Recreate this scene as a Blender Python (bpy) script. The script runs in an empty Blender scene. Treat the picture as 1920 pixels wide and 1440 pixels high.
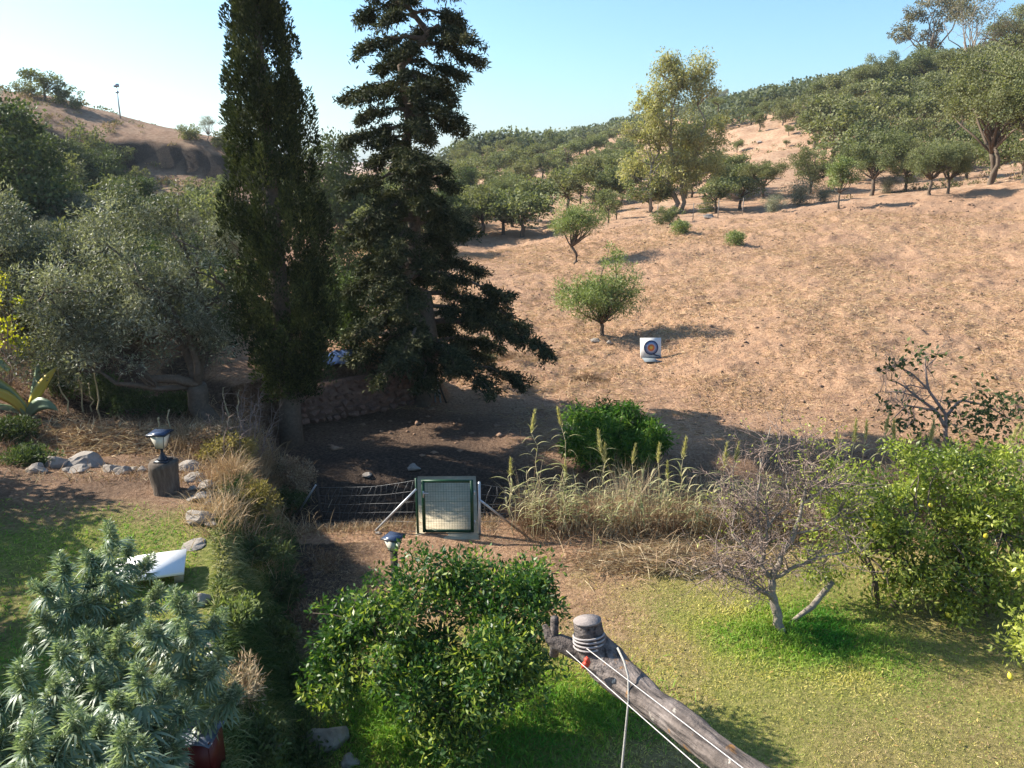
import bpy, math, random
import numpy as np
from mathutils import Vector, Matrix
S = bpy.context.scene
COL = S.collection
R = math.radians
# ------------------------------------------------------------------ camera, sky, sun, exposure
PITCH = R(15.9); FPX = 1478.0; EYE = 7.3
cam = bpy.data.cameras.new('camera'); camo = bpy.data.objects.new('camera', cam); COL.objects.link(camo)
cam.sensor_width = 36; cam.lens = 36*FPX/1920; cam.clip_start = .05; cam.clip_end = 5000
camo.location = (0, 0, EYE); camo.rotation_euler = (R(90)-PITCH, 0, 0)
S.camera = camo
SUN_EL = R(33.5); SUN_DIR = Vector((-.955*math.cos(SUN_EL), .297*math.cos(SUN_EL), math.sin(SUN_EL)))
w = bpy.data.worlds.new('World'); S.world = w; w.use_nodes = True
nt = w.node_tree; bg = nt.nodes['Background']
sky = nt.nodes.new('ShaderNodeTexSky'); sky.sky_type = 'NISHITA'; sky.sun_disc = False
sky.sun_elevation = SUN_EL; sky.sun_rotation = math.atan2(SUN_DIR.x, SUN_DIR.y)
sky.altitude = 0; sky.air_density = 1.0; sky.dust_density = 1.1; sky.ozone_density = 4.5
tn = nt.nodes.new('ShaderNodeMix'); tn.data_type = 'RGBA'; tn.blend_type = 'MULTIPLY'; tn.inputs[0].default_value = 1; tn.inputs[7].default_value = (.86, 1.02, 1.03, 1)
nt.links.new(sky.outputs[0], tn.inputs[6]); nt.links.new(tn.outputs[2], bg.inputs[0]); bg.inputs[1].default_value = .1
sl = bpy.data.lights.new('sun', 'SUN'); slo = bpy.data.objects.new('sun', sl); COL.objects.link(slo)
sl.energy = 5.0; sl.angle = R(.53); sl.color = (1, .93, .82)
slo.rotation_euler = SUN_DIR.to_track_quat('Z', 'Y').to_euler()
S.view_settings.view_transform = 'Standard'; S.view_settings.look = 'None'; S.view_settings.gamma = 1
S.view_settings.use_curve_mapping = False; S.view_settings.exposure = 1.22
S.render.engine = 'CYCLES'
S.cycles.max_bounces = 5; S.cycles.diffuse_bounces = 2; S.cycles.glossy_bounces = 1; S.cycles.transmission_bounces = 2
S.cycles.transparent_max_bounces = 4; S.cycles.use_denoising = True

# ------------------------------------------------------------------ small helpers
def A(*v): return np.array(v, dtype=float)
def sstep(a, b, x):
    t = np.clip((np.asarray(x, float)-a)/(b-a), 0, 1); return t*t*(3-2*t)
_lat = np.random.default_rng(5).random((257, 257))
def vnoise(x, y, s=1.0, o=0):
    x = np.asarray(x, float)/s+o*17.3+1000; y = np.asarray(y, float)/s+o*7.9+1000
    xi = np.floor(x).astype(int); yi = np.floor(y).astype(int); fx = x-xi; fy = y-yi
    fx = fx*fx*(3-2*fx); fy = fy*fy*(3-2*fy)
    a = _lat[xi % 256, yi % 256]; b = _lat[(xi+1) % 256, yi % 256]; c = _lat[xi % 256, (yi+1) % 256]; d = _lat[(xi+1) % 256, (yi+1) % 256]
    return (a*(1-fx)+b*fx)*(1-fy)+(c*(1-fx)+d*fx)*fy
def fbm(x, y, s, o=0, n=4):
    r = 0; a = .5
    for i in range(n): r = r+a*(vnoise(x, y, s/2**i, o+i)-.5); a *= .5
    return r*2

class MB:
    """collects quads/tris with a random shade value per vertex"""
    def __init__(s): s.v = []; s.f4 = []; s.f3 = []; s.a = []; s.n = 0
    def add(s, v, f, a=0.5):
        v = np.asarray(v, float).reshape(-1, 3); f = np.asarray(f, int)
        (s.f4 if f.shape[1] == 4 else s.f3).append(f+s.n)
        s.v.append(v); s.a.append(np.broadcast_to(np.asarray(a, float), (len(v),)).copy()); s.n += len(v)
        return s
    def merge(s, o, T=None):
        for v in o.v: s.v.append(v if T is None else v@T[0].T+T[1])
        for f in o.f4: s.f4.append(f+s.n)
        for f in o.f3: s.f3.append(f+s.n)
        s.a += o.a; s.n += o.n; return s
    def mesh(s, name, mat, smooth=False):
        v = np.concatenate(s.v); f4 = np.concatenate(s.f4) if s.f4 else np.zeros((0, 4), int); f3 = np.concatenate(s.f3) if s.f3 else np.zeros((0, 3), int)
        me = bpy.data.meshes.new(name)
        me.vertices.add(len(v)); me.vertices.foreach_set('co', v.astype(np.float32).ravel())
        nl = f4.size+f3.size; me.loops.add(nl)
        me.loops.foreach_set('vertex_index', np.concatenate([f4.ravel(), f3.ravel()]).astype(np.int32))
        me.polygons.add(len(f4)+len(f3))
        ls = np.concatenate([np.arange(len(f4))*4, f4.size+np.arange(len(f3))*3]).astype(np.int32)
        me.polygons.foreach_set('loop_start', ls)
        me.update(calc_edges=True)
        at = me.attributes.new('var', 'FLOAT', 'POINT'); at.data.foreach_set('value', np.concatenate(s.a).astype(np.float32))
        if smooth: me.polygons.foreach_set('use_smooth', np.ones(len(me.polygons), bool))
        if mat: me.materials.append(mat)
        return me
    def obj(s, name, mat, parent=None, smooth=False, **k):
        return link(name, s.mesh(name, mat, smooth), parent, **k)
def link(name, data, parent=None, loc=None, label=None, cat=None, group=None, kind=None):
    o = bpy.data.objects.new(name, data); COL.objects.link(o)
    if parent: o.parent = parent
    if loc is not None: o.location = tuple(loc)
    return tag(o, label, cat, group, kind)
def tag(o, label=None, cat=None, group=None, kind=None):
    if label: o['label'] = label
    if cat: o['category'] = cat
    if group: o['group'] = group
    if kind: o['kind'] = kind
    return o
def thing(name, label, cat, loc=(0, 0, 0), rz=0, group=None):
    o = link(name, None, None, loc, label, cat, group); o.rotation_euler.z = rz; o.empty_display_size = .2; return o
def dup(root, loc, rz=0, sc=1.0, label=None, group=None):
    r = root.copy(); COL.objects.link(r); r.location = tuple(loc); r.rotation_euler.z = rz
    r.scale = (sc, sc, sc) if np.isscalar(sc) else sc
    if label: r['label'] = label
    if group: r['group'] = group
    for ch in list(root.children):
        c = ch.copy(); COL.objects.link(c); c.parent = r
        for g in list(ch.children):
            d = g.copy(); COL.objects.link(d); d.parent = c
    return r
def nrm(v): v = np.asarray(v, float); return v/np.maximum(np.linalg.norm(v, axis=-1, keepdims=True), 1e-9)
def tube(m, pts, rad, sides=6, a=.5, cap=True):
    P = np.asarray(pts, float); n = len(P); rad = np.broadcast_to(np.asarray(rad, float), (n,))
    T = np.empty_like(P); T[1:-1] = P[2:]-P[:-2] if n > 2 else T[1:-1]; T[0] = P[1]-P[0]; T[-1] = P[-1]-P[-2]; T = nrm(T)
    ref = A(0, 0, 1) if abs(T[0][2]) < .9 else A(1, 0, 0)
    U = nrm(np.cross(T, ref)); W = np.cross(T, U)
    an = np.arange(sides)*2*math.pi/sides
    V = P[:, None]+rad[:, None, None]*(np.cos(an)[None, :, None]*U[:, None]+np.sin(an)[None, :, None]*W[:, None])
    i = np.arange(n-1)[:, None]*sides; j = np.arange(sides)[None]; k = (j+1) % sides
    F = np.stack([i+j, i+k, i+sides+k, i+sides+j], -1).reshape(-1, 4)
    n0 = m.n; m.add(V, F, a)
    if cap and sides > 3:
        for b, fl in ((0, True), ((n-1)*sides, False)):
            c = np.arange(sides)+n0+b
            if sides == 4: m.f4.append((c[::-1] if fl else c)[None])
            else:
                tri = np.stack([np.full(sides-2, c[0]), c[1:-1], c[2:]], -1); m.f3.append(tri[:, ::-1] if fl else tri)
    return m
def box(m, c, s, M=None, a=.5):
    x, y, z = np.asarray(s)/2
    V = np.array([[-x, -y, -z], [x, -y, -z], [x, y, -z], [-x, y, -z], [-x, -y, z], [x, -y, z], [x, y, z], [-x, y, z]])
    if M is not None: V = V@np.asarray(M).T
    m.add(V+np.asarray(c), [[0, 3, 2, 1], [4, 5, 6, 7], [0, 1, 5, 4], [1, 2, 6, 5], [2, 3, 7, 6], [3, 0, 4, 7]], a); return m
def rotm(rx=0, ry=0, rz=0):
    return np.array((Matrix.Rotation(rz, 3, 'Z')@Matrix.Rotation(ry, 3, 'Y')@Matrix.Rotation(rx, 3, 'X')))
def leaves(m, rng, P, D, L, W, var, fold=.15, flat=None):
    """one diamond-shaped leaf per point"""
    N = len(P); D = nrm(D); L = np.broadcast_to(L, (N,)); W = np.broadcast_to(W, (N,))
    Rn = nrm(rng.normal(size=(N, 3))) if flat is None else nrm(flat+rng.normal(size=(N, 3))*.5)
    Sd = nrm(np.cross(D, Rn)); Nn = np.cross(Sd, D)
    mid = P+D*(L*.45)[:, None]+Nn*(W*fold)[:, None]
    V = np.stack([P, mid+Sd*(W/2)[:, None], P+D*L[:, None], mid-Sd*(W/2)[:, None]], 1)
    F = np.arange(N*4).reshape(N, 4)
    m.add(V, F, np.repeat(var, 4)); return m
def strips(m, rng, P, D, L, W, var, nseg=3, droop=.5, prof=None, side=None):
    """arching blades"""
    N = len(P); D = nrm(D); L = np.broadcast_to(np.asarray(L, float), (N,)); W = np.broadcast_to(np.asarray(W, float), (N,)); droop = np.broadcast_to(np.asarray(droop, float), (N,))
    s = np.linspace(0, 1, nseg+1)
    C = P[:, None]+D[:, None]*(L[:, None]*s)[..., None]
    C[..., 2] -= (droop*L)[:, None]*s**2
    if side is None:
        Rn = nrm(rng.normal(size=(N, 3))*A(1, 1, .3)); side = nrm(np.cross(D, Rn))
    pr = (1-s)**.8+.03 if prof is None else np.asarray(prof)
    o = side[:, None]*(W[:, None]*pr/2)[..., None]
    V = np.stack([C-o, C+o], 2).reshape(N, -1, 3)
    b = np.arange(nseg)*2; F0 = np.stack([b, b+1, b+3, b+2], -1)
    F = (np.arange(N)[:, None, None]*(2*(nseg+1))+F0[None]).reshape(-1, 4)
    m.add(V, F, np.repeat(var, 2*(nseg+1))); return m

# ------------------------------------------------------------------ terrain
cp, sp = math.cos(PITCH), math.sin(PITCH)
def ray(px, py):
    xc = (px-960)/FPX; yc = -(py-720)/FPX
    return A(xc, cp+yc*sp, -sp+yc*cp)
def pt(px, py, d): return A(0, 0, EYE)+ray(px, py)*d
CTRL = [  # pixel, pixel, metres along the view axis: where the ground of the far land passes
 (1130,628,33),(1218,672,30),(1000,700,27.5),(1075,492,46),(1380,455,46),(1280,435,50),(1350,418,54),(1450,405,54),(1570,390,54),(1740,366,54),(1920,343,54),
 (1920,540,34),(1500,600,31),(1700,470,42),(1300,540,38),(1920,430,44),(1500,480,42),(1250,475,44),(1120,560,38),
 (900,470,58),(1000,450,60),(950,520,44),(1180,425,56),(1100,425,62),
 (1430,398,66),(1600,372,70),(1800,335,76),(1920,318,78),(1250,400,70),
 (1450,340,84),(1560,310,92),(1700,270,100),(1850,230,108),(1450,280,108),(1370,310,112),(1390,245,138),(1450,226,142),(1500,214,146),(1560,200,150),(1640,178,155),(1750,150,160),(1900,120,165),
 (1530,250,125),(1650,225,125),(1800,190,130),(1330,330,120),
 (1000,400,80),(1000,345,110),(1000,300,165),(1060,290,165),(1160,300,150),(1140,340,110),(1150,390,80),(900,390,85),(900,350,115),(1250,330,120),(1260,270,160),
 (870,300,170),(930,280,175),
 (850,330,300),(930,312,300),(1000,296,310),(1080,275,320),(1160,254,330),(1260,236,335),(1360,216,340),(1440,210,345),(1530,210,350),(1640,212,350),(1920,215,350),
 (760,306,300),(650,330,280),
 (0,176,92),(60,176,92),(120,190,92),(200,215,90),(260,236,88),(330,247,86),(420,268,86),(500,286,90),(600,318,110),(640,330,130),
 (40,215,78),(185,252,79),(240,262,79),(300,274,79),(360,288,79),(415,303,79),(470,318,79),(185,244,81),(240,250,81.5),(300,254,82),(360,262,82),(420,274,82),(185,290,76),(240,315,76),(300,345,75.5),(360,350,75.5),(415,352,75.5),(500,370,76),
 (50,330,62),(150,400,52),(300,420,50),(450,430,52),(620,420,60),(700,430,60),
 (620,600,30),(700,560,38),(560,640,29),
 (20,500,36),(200,520,32),(400,560,30),
]
_c = [pt(*c) for c in CTRL]
_c += [A(x, y, z) for x, y, z in (  # ground near by, behind the crests and outside the frame
 (0,22,0),(5,22,0),(-4,27,.5),(-4,32,.6),(10,22,0),(14,20,0),(0,16,0),(8,16,0),(18,18,.3),(25,20,1.2),(25,10,1),(0,5,0),(-3,15,0),(-12,26,2),(-15,20,2),(-20,12,2),(-15,3,1.5),(0,-10,0),(20,-10,1),(-20,-10,2),
 (-55,112,12),(-40,112,9),(-30,112,6.5),(-95,110,22),(-110,60,22),(-70,45,14),(-60,20,9),(-40,30,6),(-25,130,1),(-35,170,-3),(-60,170,0),(-26,210,-3),(-110,190,6),(-250,240,12),
 (60,45,11),(90,60,20),(70,20,9),(130,110,38),(125,180,30),(180,250,46),(150,-40,12),
 (80,420,12),(0,430,-5),(-60,430,-15),(160,430,30),(260,420,40),(-100,300,-10),(420,420,60),(-400,400,30),
 (0,1400,-20),(500,1400,0),(-600,1400,0),(1500,0,60),(-1500,0,60),(0,-1400,-30),(60,-60,2),(-60,-60,8),(700,700,70),(-700,700,40))]
_c = np.array(_c)
def _emb(x, y):
    r = np.hypot(x, y)+1.0
    return np.stack([np.arctan2(x, y)*3.0, np.log(r)*2.2], -1)
_E = _emb(_c[:, 0], _c[:, 1])
_K = np.linalg.norm(_E[:, None]-_E[None], axis=-1)
_K = np.block([[_K, np.ones((len(_c), 1))], [np.ones((1, len(_c))), np.zeros((1, 1))]])
_W = np.linalg.solve(_K, np.append(_c[:, 2], 0))
def h_far(x, y):
    x = np.asarray(x, float); sh = x.shape; q = _emb(x.ravel(), np.asarray(y, float).ravel()); out = np.empty(len(q))
    for i in range(0, len(q), 40000):
        out[i:i+40000] = np.linalg.norm(q[i:i+40000, None]-_E[None], axis=-1)@_W[:-1]+_W[-1]
    return out.reshape(sh)
TE_Y = [-5, 4, 6.7, 8.6, 11.6, 13.6, 15, 18, 19.6, 21, 40]
TE_X = [-1.5, -2.2, -3.07, -3.75, -4.8, -5.3, -5.7, -6.3, -7.6, -9.5, -9.5]
def terrace_d(x, y):   # distance inside the terrace from its edge (x direction)
    return np.interp(y, TE_Y, TE_X)+.12*fbm(x, y, 1.2, 3)-x
WA, WB = A(-6.4, 20.7), A(-2.6, 23.3); _wd = nrm(WB-WA); _wn = A(-_wd[1], _wd[0])
def wall_d(x, y): return (x-WA[0])*_wn[0]+(y-WA[1])*_wn[1]
def h(x, y, fine=True):
    x = np.asarray(x, float); y = np.asarray(y, float); r = np.hypot(x, y)
    z = h_far(x, y)*sstep(19, 27, r)
    near = 1-sstep(20, 30, r)
    z = z-.30*sstep(3.5, 9, x)*sstep(14.5, 10, y)*near            # the lawn falls away to the right
    z = z+(1.3+.2*sstep(10, 12.5, y)-.5*sstep(13.4, 16.8, y))*sstep(-1.0, -.05, terrace_d(x, y))*(1-sstep(24, 34, r))
    z = z+.6*sstep(3, 9, terrace_d(x, y))*near
    wd = wall_d(x, y); along = (x-WA[0])*_wd[0]+(y-WA[1])*_wd[1]
    z = z+1.35*sstep(-.06, .06, wd)*(1-sstep(4.5, 5.6, along))*sstep(-3, -1, along)*(1-sstep(1.5, 8, wd))*(1-sstep(-9.6,-8.2,-x)*0)*(1-sstep(-1.0, -.05, terrace_d(x, y)))
    z = z-.75*np.exp(-((y-17.0-.08*(x-1)-.5*fbm(x,y,2.5,9))/1.15)**2)*sstep(-7, -4.5, x)*(1-sstep(12, 16, x))
    y0 = 80+3.0*fbm(x, y*0, 14, 41)+.0*x; lm = sstep(-70, -60, x)*sstep(-12, -17, x); u = y-y0; u1 = y-y0+8.5+1.5*fbm(x, y*0, 9, 42)
    z = z+lm*(1.7*(sstep(0, .9, u)-sstep(-6.5, .9, u))+2.6*(sstep(0, 1.6, u1)-sstep(-9, 1.6, u1)))
    if fine:
        fz = sstep(20, 28, r)
        z = z+fbm(x, y, 3.2, 1)*(.05+.16*fz)+fbm(x, y, .55, 2, 3)*(.035+.12*fz*(r < 75))+(fbm(x, y, .22, 12, 2)*.05*sstep(30,45,80-r)*fz)
        z = z+fz*.14*np.maximum(0, vnoise(x, y, .8, 8)-.62)*2*(r < 75)
        z = z+fbm(x, y, 14, 4)*np.minimum(1.6, np.maximum(0, (r-60)/60))*1.0
    return z
def at(px, py, fine=True, dmin=5):
    d = ray(px, py); t = np.geomspace(dmin, 1200, 900)
    P = A(0, 0, EYE)+d[None]*t[:, None]; g = P[:, 2]-h(P[:, 0], P[:, 1], fine)
    k = np.argmax(g < 0)
    if g[k] >= 0: k = len(t)-1
    if k == 0: k = 1
    u = g[k-1]/(g[k-1]-g[k]+1e-12); tt = t[k-1]+(t[k]-t[k-1])*u
    p = A(0, 0, EYE)+d*tt; return p
def ground(x, y): return float(h(A(x), A(y))[0])
def gp(x, y, dz=0): return A(x, y, ground(x, y)+dz)
def depth(p): return (p[1]*cp-(p[2]-EYE)*sp)
def proj(p):
    p = np.asarray(p, float); q = p-A(0, 0, EYE); f = q[..., 1]*cp-q[..., 2]*sp; u = q[..., 1]*sp+q[..., 2]*cp
    return 960+FPX*q[..., 0]/f, 720-FPX*u/f
def px2m(n, p): return n*depth(p)/FPX
# ------------------------------------------------------------------ materials
def newmat(name):
    m = bpy.data.materials.new(name); m.use_nodes = True; nt = m.node_tree
    return m, nt, nt.nodes['Principled BSDF'], nt.nodes['Material Output']
def N(nt, t, **k):
    n = nt.nodes.new(t)
    for a, b in k.items(): setattr(n, a, b)
    return n
def ramp(nt, fac, stops):
    r = N(nt, 'ShaderNodeValToRGB'); e = r.color_ramp.elements
    while len(e) < len(stops): e.new(.5)
    for i, (p, c) in enumerate(stops): e[i].position = p; e[i].color = (*c, 1)
    nt.links.new(fac, r.inputs[0]); return r.outputs[0]
def noise(nt, scale, detail=4, vec=None, rough=.6):
    n = N(nt, 'ShaderNodeTexNoise'); n.inputs['Scale'].default_value = scale; n.inputs['Detail'].default_value = detail; n.inputs['Roughness'].default_value = rough
    if vec is None:
        g = N(nt, 'ShaderNodeNewGeometry'); vec = g.outputs['Position']
    nt.links.new(vec, n.inputs['Vector']); return n.outputs['Fac']
def mixc(nt, f, a, b, mode='MIX'):
    m = N(nt, 'ShaderNodeMix', data_type='RGBA', blend_type=mode)
    for s, v in ((m.inputs[0], f), (m.inputs[6], a), (m.inputs[7], b)):
        if isinstance(v, (int, float)): s.default_value = v
        elif isinstance(v, tuple): s.default_value = (*v, 1)
        else: nt.links.new(v, s)
    return m.outputs[2]
def math_(nt, op, a, b=0.0):
    m = N(nt, 'ShaderNodeMath', operation=op)
    for s, v in ((m.inputs[0], a), (m.inputs[1], b)):
        if isinstance(v, (int, float)): s.default_value = v
        else: nt.links.new(v, s)
    return m.outputs[0]
def leafmat(name, stops, rough=.55, trans=.3, tcol=None, objvar=.25, spec=.15):
    m, nt, b, out = newmat(name)
    at_ = N(nt, 'ShaderNodeAttribute', attribute_name='var')
    c = ramp(nt, at_.outputs['Fac'], stops)
    oi = N(nt, 'ShaderNodeObjectInfo')
    c = mixc(nt, math_(nt, 'MULTIPLY', oi.outputs['Random'], objvar), c, (.17, .155, .075), 'MIX') if objvar else c
    nt.links.new(c, b.inputs['Base Color']); b.inputs['Roughness'].default_value = rough; b.inputs['Specular IOR Level'].default_value = spec
    t = N(nt, 'ShaderNodeBsdfTranslucent'); tc = mixc(nt, 1.0, c, tcol or (1.5, 1.6, .7), 'MULTIPLY'); nt.links.new(tc, t.inputs[0])
    mx = N(nt, 'ShaderNodeMixShader'); mx.inputs[0].default_value = trans
    nt.links.new(b.outputs[0], mx.inputs[1]); nt.links.new(t.outputs[0], mx.inputs[2]); nt.links.new(mx.outputs[0], out.inputs[0])
    return m
def rough_mat(name, stops, scale=8, rough=.85, bump=.4, detail=6, bscale=None, vec='Object', stretch=None, metal=0):
    m, nt, b, out = newmat(name)
    tc = N(nt, 'ShaderNodeTexCoord'); v = tc.outputs[vec]
    if stretch:
        mp = N(nt, 'ShaderNodeMapping'); mp.inputs['Scale'].default_value = stretch; nt.links.new(v, mp.inputs[0]); v = mp.outputs[0]
    n = noise(nt, scale, detail, v, .65)
    c = ramp(nt, n, stops); nt.links.new(c, b.inputs['Base Color']); b.inputs['Roughness'].default_value = rough; b.inputs['Metallic'].default_value = metal
    b.inputs['Specular IOR Level'].default_value = .3
    if bump:
        n2 = noise(nt, bscale or scale*2, detail, v, .7); bp = N(nt, 'ShaderNodeBump'); bp.inputs['Strength'].default_value = bump; bp.inputs['Distance'].default_value = .02
        nt.links.new(n2, bp.inputs['Height']); nt.links.new(bp.outputs[0], b.inputs['Normal'])
    return m
L3 = lambda a, b, c: [(.0, a), (.5, b), (1.0, c)]
M_OAK = leafmat('oak_leaf', L3((.07, .085, .042), (.165, .185, .09), (.34, .34, .18)), .7, .28, objvar=.55)
M_FOREST = leafmat('far_leaf', L3((.06, .08, .05), (.13, .15, .09), (.24, .245, .14)), .8, .2)
M_OLIVE = leafmat('olive_leaf', L3((.055, .062, .040), (.19, .195, .135), (.58, .56, .44)), .5, .2, objvar=.1)
M_YOLIVE = leafmat('young_olive_leaf', L3((.11, .145, .045), (.22, .265, .10), (.42, .44, .26)), .5, .25, objvar=.1)
M_CYP = leafmat('cypress_scale', L3((.016, .024, .010), (.052, .064, .022), (.17, .18, .055)), .8, .08, objvar=0)
M_CON = leafmat('conifer_needle', L3((.018, .026, .014), (.058, .064, .030), (.17, .16, .075)), .8, .08, objvar=0)
M_POP = leafmat('poplar_leaf', L3((.18, .18, .075), (.36, .33, .16), (.56, .49, .27)), .5, .35, objvar=0)
M_EUC = leafmat('gum_leaf', L3((.10, .10, .06), (.18, .165, .10), (.30, .23, .15)), .6, .2, objvar=.3)
M_ORANGE = leafmat('orange_leaf', L3((.018, .055, .013), (.052, .122, .024), (.33, .38, .07)), .45, .3, spec=.4, objvar=0)
M_LEMON = leafmat('lemon_leaf', L3((.06, .10, .018), (.23, .28, .05), (.56, .56, .15)), .4, .42, spec=.5, objvar=0)
M_MANGO = leafmat('broad_leaf', L3((.022, .065, .012), (.07, .16, .022), (.24, .32, .06)), .45, .3, objvar=0)
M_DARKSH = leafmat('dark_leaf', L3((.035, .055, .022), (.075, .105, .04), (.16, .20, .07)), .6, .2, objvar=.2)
M_YELLOW = leafmat('yellow_leaf', L3((.20, .24, .02), (.42, .40, .03), (.6, .5, .05)), .5, .4, objvar=0)
M_HEMP = leafmat('hemp_leaf', L3((.04, .072, .032), (.135, .20, .105), (.52, .58, .42)), .45, .25, objvar=.1, spec=.5)
M_HEMPBUD = leafmat('hemp_flower', L3((.08, .12, .04), (.17, .20, .08), (.25, .24, .10)), .7, .2, objvar=0)
M_GRASS = leafmat('grass_blade', L3((.065, .22, .03), (.23, .35, .055), (.62, .53, .19)), .5, .35, objvar=0)
M_BANK = leafmat('bank_blade', L3((.045, .085, .022), (.12, .16, .05), (.42, .38, .18)), .6, .25, objvar=0)
M_STRAW = leafmat('straw_blade', L3((.26, .16, .085), (.46, .31, .17), (.66, .50, .31)), .7, .2, objvar=0, tcol=(1, 1, .8))
M_BRUSH = leafmat('dry_brush', L3((.20, .11, .065), (.40, .28, .17), (.62, .52, .34)), .7, .2, objvar=0, tcol=(1, 1, .8))
M_REED = leafmat('reed_leaf', L3((.22, .24, .09), (.38, .37, .18), (.60, .52, .31)), .5, .3, objvar=.2)
M_PLUME = leafmat('reed_plume', L3((.36, .33, .15), (.50, .45, .22), (.62, .55, .32)), .8, .3, objvar=.2)
M_AGAVE = leafmat('agave_leaf', L3((.10, .17, .12), (.22, .28, .15), (.55, .42, .06)), .45, .1, objvar=0, spec=.5)
M_BARK = rough_mat('bark', L3((.05, .035, .025), (.12, .09, .065), (.22, .18, .14)), 14, .9, .6)
M_PALEBARK = rough_mat('pale_bark', L3((.13, .10, .075), (.27, .225, .175), (.42, .37, .30)), 8, .8, .3)
M_TWIG = rough_mat('grey_twig', L3((.14, .095, .075), (.26, .19, .155), (.40, .32, .27)), 30, .8, .2)
M_ROCK = rough_mat('fieldstone', L3((.12, .10, .085), (.27, .235, .20), (.50, .45, .39)), 3.2, .92, .9)
M_DARKROCK = rough_mat('dark_stone', L3((.10, .06, .045), (.22, .13, .095), (.36, .24, .17)), 7, .95, .6)
M_CONC = rough_mat('concrete', L3((.24, .20, .13), (.38, .32, .22), (.50, .44, .32)), 5, .95, .3)
M_STEEL = rough_mat('galvanised_steel', L3((.34, .36, .38), (.46, .48, .50), (.56, .58, .60)), 12, .45, .05, metal=.6)
M_WIRE = rough_mat('wire', L3((.10, .10, .10), (.18, .18, .18), (.28, .28, .28)), 20, .5, 0, metal=.5)
M_GREEN = rough_mat('green_enamel', L3((.008, .035, .016), (.012, .05, .022), (.018, .06, .03)), 9, .35, 0)
M_POLE = rough_mat('dark_pole', L3((.03, .022, .018), (.06, .045, .035), (.10, .08, .06)), 14, .9, .4)
# the ground: colour zones are turf, straw, bare earth and painted shade, read from vertex masks
M_CLOD = rough_mat('dry_earth', L3((.13, .08, .05), (.27, .17, .11), (.42, .28, .19)), 9, .95, .5)
def groundmat():
    m, nt, b, out = newmat('ground')
    def att(n): return N(nt, 'ShaderNodeAttribute', attribute_name=n).outputs['Fac']
    n1 = noise(nt, .35, 5); n2 = noise(nt, 2.6, 6); n3 = noise(nt, 14, 6, rough=.75); n4 = noise(nt, .06, 4)
    straw = ramp(nt, n3, [(.30, (.15, .082, .044)), (.41, (.36, .208, .122)), (.54, (.49, .300, .182)), (.68, (.66, .45, .285))])
    soil = ramp(nt, n3, [(.3, (.12, .065, .042)), (.5, (.25, .145, .095)), (.72, (.38, .235, .16))])
    f = math_(nt, 'MULTIPLY_ADD', n2, 1.0); nt.links.new(math_(nt, 'MULTIPLY', n1, .9), f.node.inputs[2])
    gq = N(nt, 'ShaderNodeNewGeometry'); mq = N(nt, 'ShaderNodeMapping'); mq.inputs['Rotation'].default_value = (0, 0, R(-14)); mq.inputs['Scale'].default_value = (.35, 2.6, .5); nt.links.new(gq.outputs['Position'], mq.inputs[0]); stk = noise(nt, 1.0, 4, mq.outputs[0], .65)
    f = math_(nt, 'ADD', f, math_(nt, 'MULTIPLY', math_(nt, 'SUBTRACT', stk, .5), 1.3)); f = math_(nt, 'ADD', f, math_(nt, 'MULTIPLY', math_(nt, 'SUBTRACT', n4, .5), 1.1))
    fs = N(nt, 'ShaderNodeMapRange'); fs.inputs[1].default_value = .80; fs.inputs[2].default_value = 1.25; nt.links.new(f, fs.inputs[0])
    field = mixc(nt, math_(nt, 'MULTIPLY', fs.outputs[0], .62), straw, soil)
    red = ramp(nt, math_(nt, 'ADD', math_(nt, 'MULTIPLY', n2, .6), math_(nt, 'MULTIPLY', n1, .4)), [(.34, (.20, .105, .06)), (.47, (.37, .225, .14)), (.60, (.50, .345, .225))])
    farc = mixc(nt, att('hill'), field, red)
    dsoil_shade = ramp(nt, n3, [(.3, (.028, .019, .014)), (.5, (.075, .052, .038)), (.72, (.17, .12, .085))])  # dark soil tones, lowered further to carry painted shade
    c = mixc(nt, att('dark'), farc, dsoil_shade)
    grs = ramp(nt, n3, [(.3, (.08, .12, .02)), (.5, (.23, .26, .055)), (.7, (.46, .40, .14))])
    c = mixc(nt, att('green'), c, grs)
    nt.links.new(c, b.inputs['Base Color']); b.inputs['Roughness'].default_value = .95; b.inputs['Specular IOR Level'].default_value = .15
    bh = math_(nt, 'ADD', math_(nt, 'MULTIPLY', n2, .5), math_(nt, 'MULTIPLY', n3, .55))
    bp = N(nt, 'ShaderNodeBump'); bp.inputs['Strength'].default_value = 1.0; bp.inputs['Distance'].default_value = .2
    nt.links.new(bh, bp.inputs['Height']); nt.links.new(bp.outputs[0], b.inputs['Normal'])
    return m
M_GROUND = groundmat()

# ------------------------------------------------------------------ the ground, one sheet to the horizon
def green_mask(x, y):
    n = fbm(x, y, 1.6, 21); n2 = fbm(x, y, .5, 22)
    lawn = sstep(1.2, 3.0, x+n*1.4+.5*(y-10)*0)*sstep(15.0, 12.9, y+.22*x*0+n*.9)*sstep(-1.5, 1.5, x)
    lawn = lawn*(.62+.5*np.exp(-(((x-4.6)/1.7)**2+((y-11.0)/1.2)**2)))
    und = np.exp(-(((x+.3)/2.4)**2+((y-9.0)/1.9)**2))*1.2         # watered ring below the orange tree
    td = terrace_d(x, y)
    ter = sstep(-.1, .4, td)*sstep(13.0, 11.8, y+n)*sstep(-.35, .25, n+.1)*.85*(x > -15)
    bank = sstep(-1.3, -.7, td)*sstep(.35, 0, td)*sstep(17, 14, y)*.8
    return np.clip(lawn+und+ter+bank+n2*.15*(lawn+und > .1), 0, 1)*(y > -5)*(np.hypot(x, y) < 40)*(1-.0*x)
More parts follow.
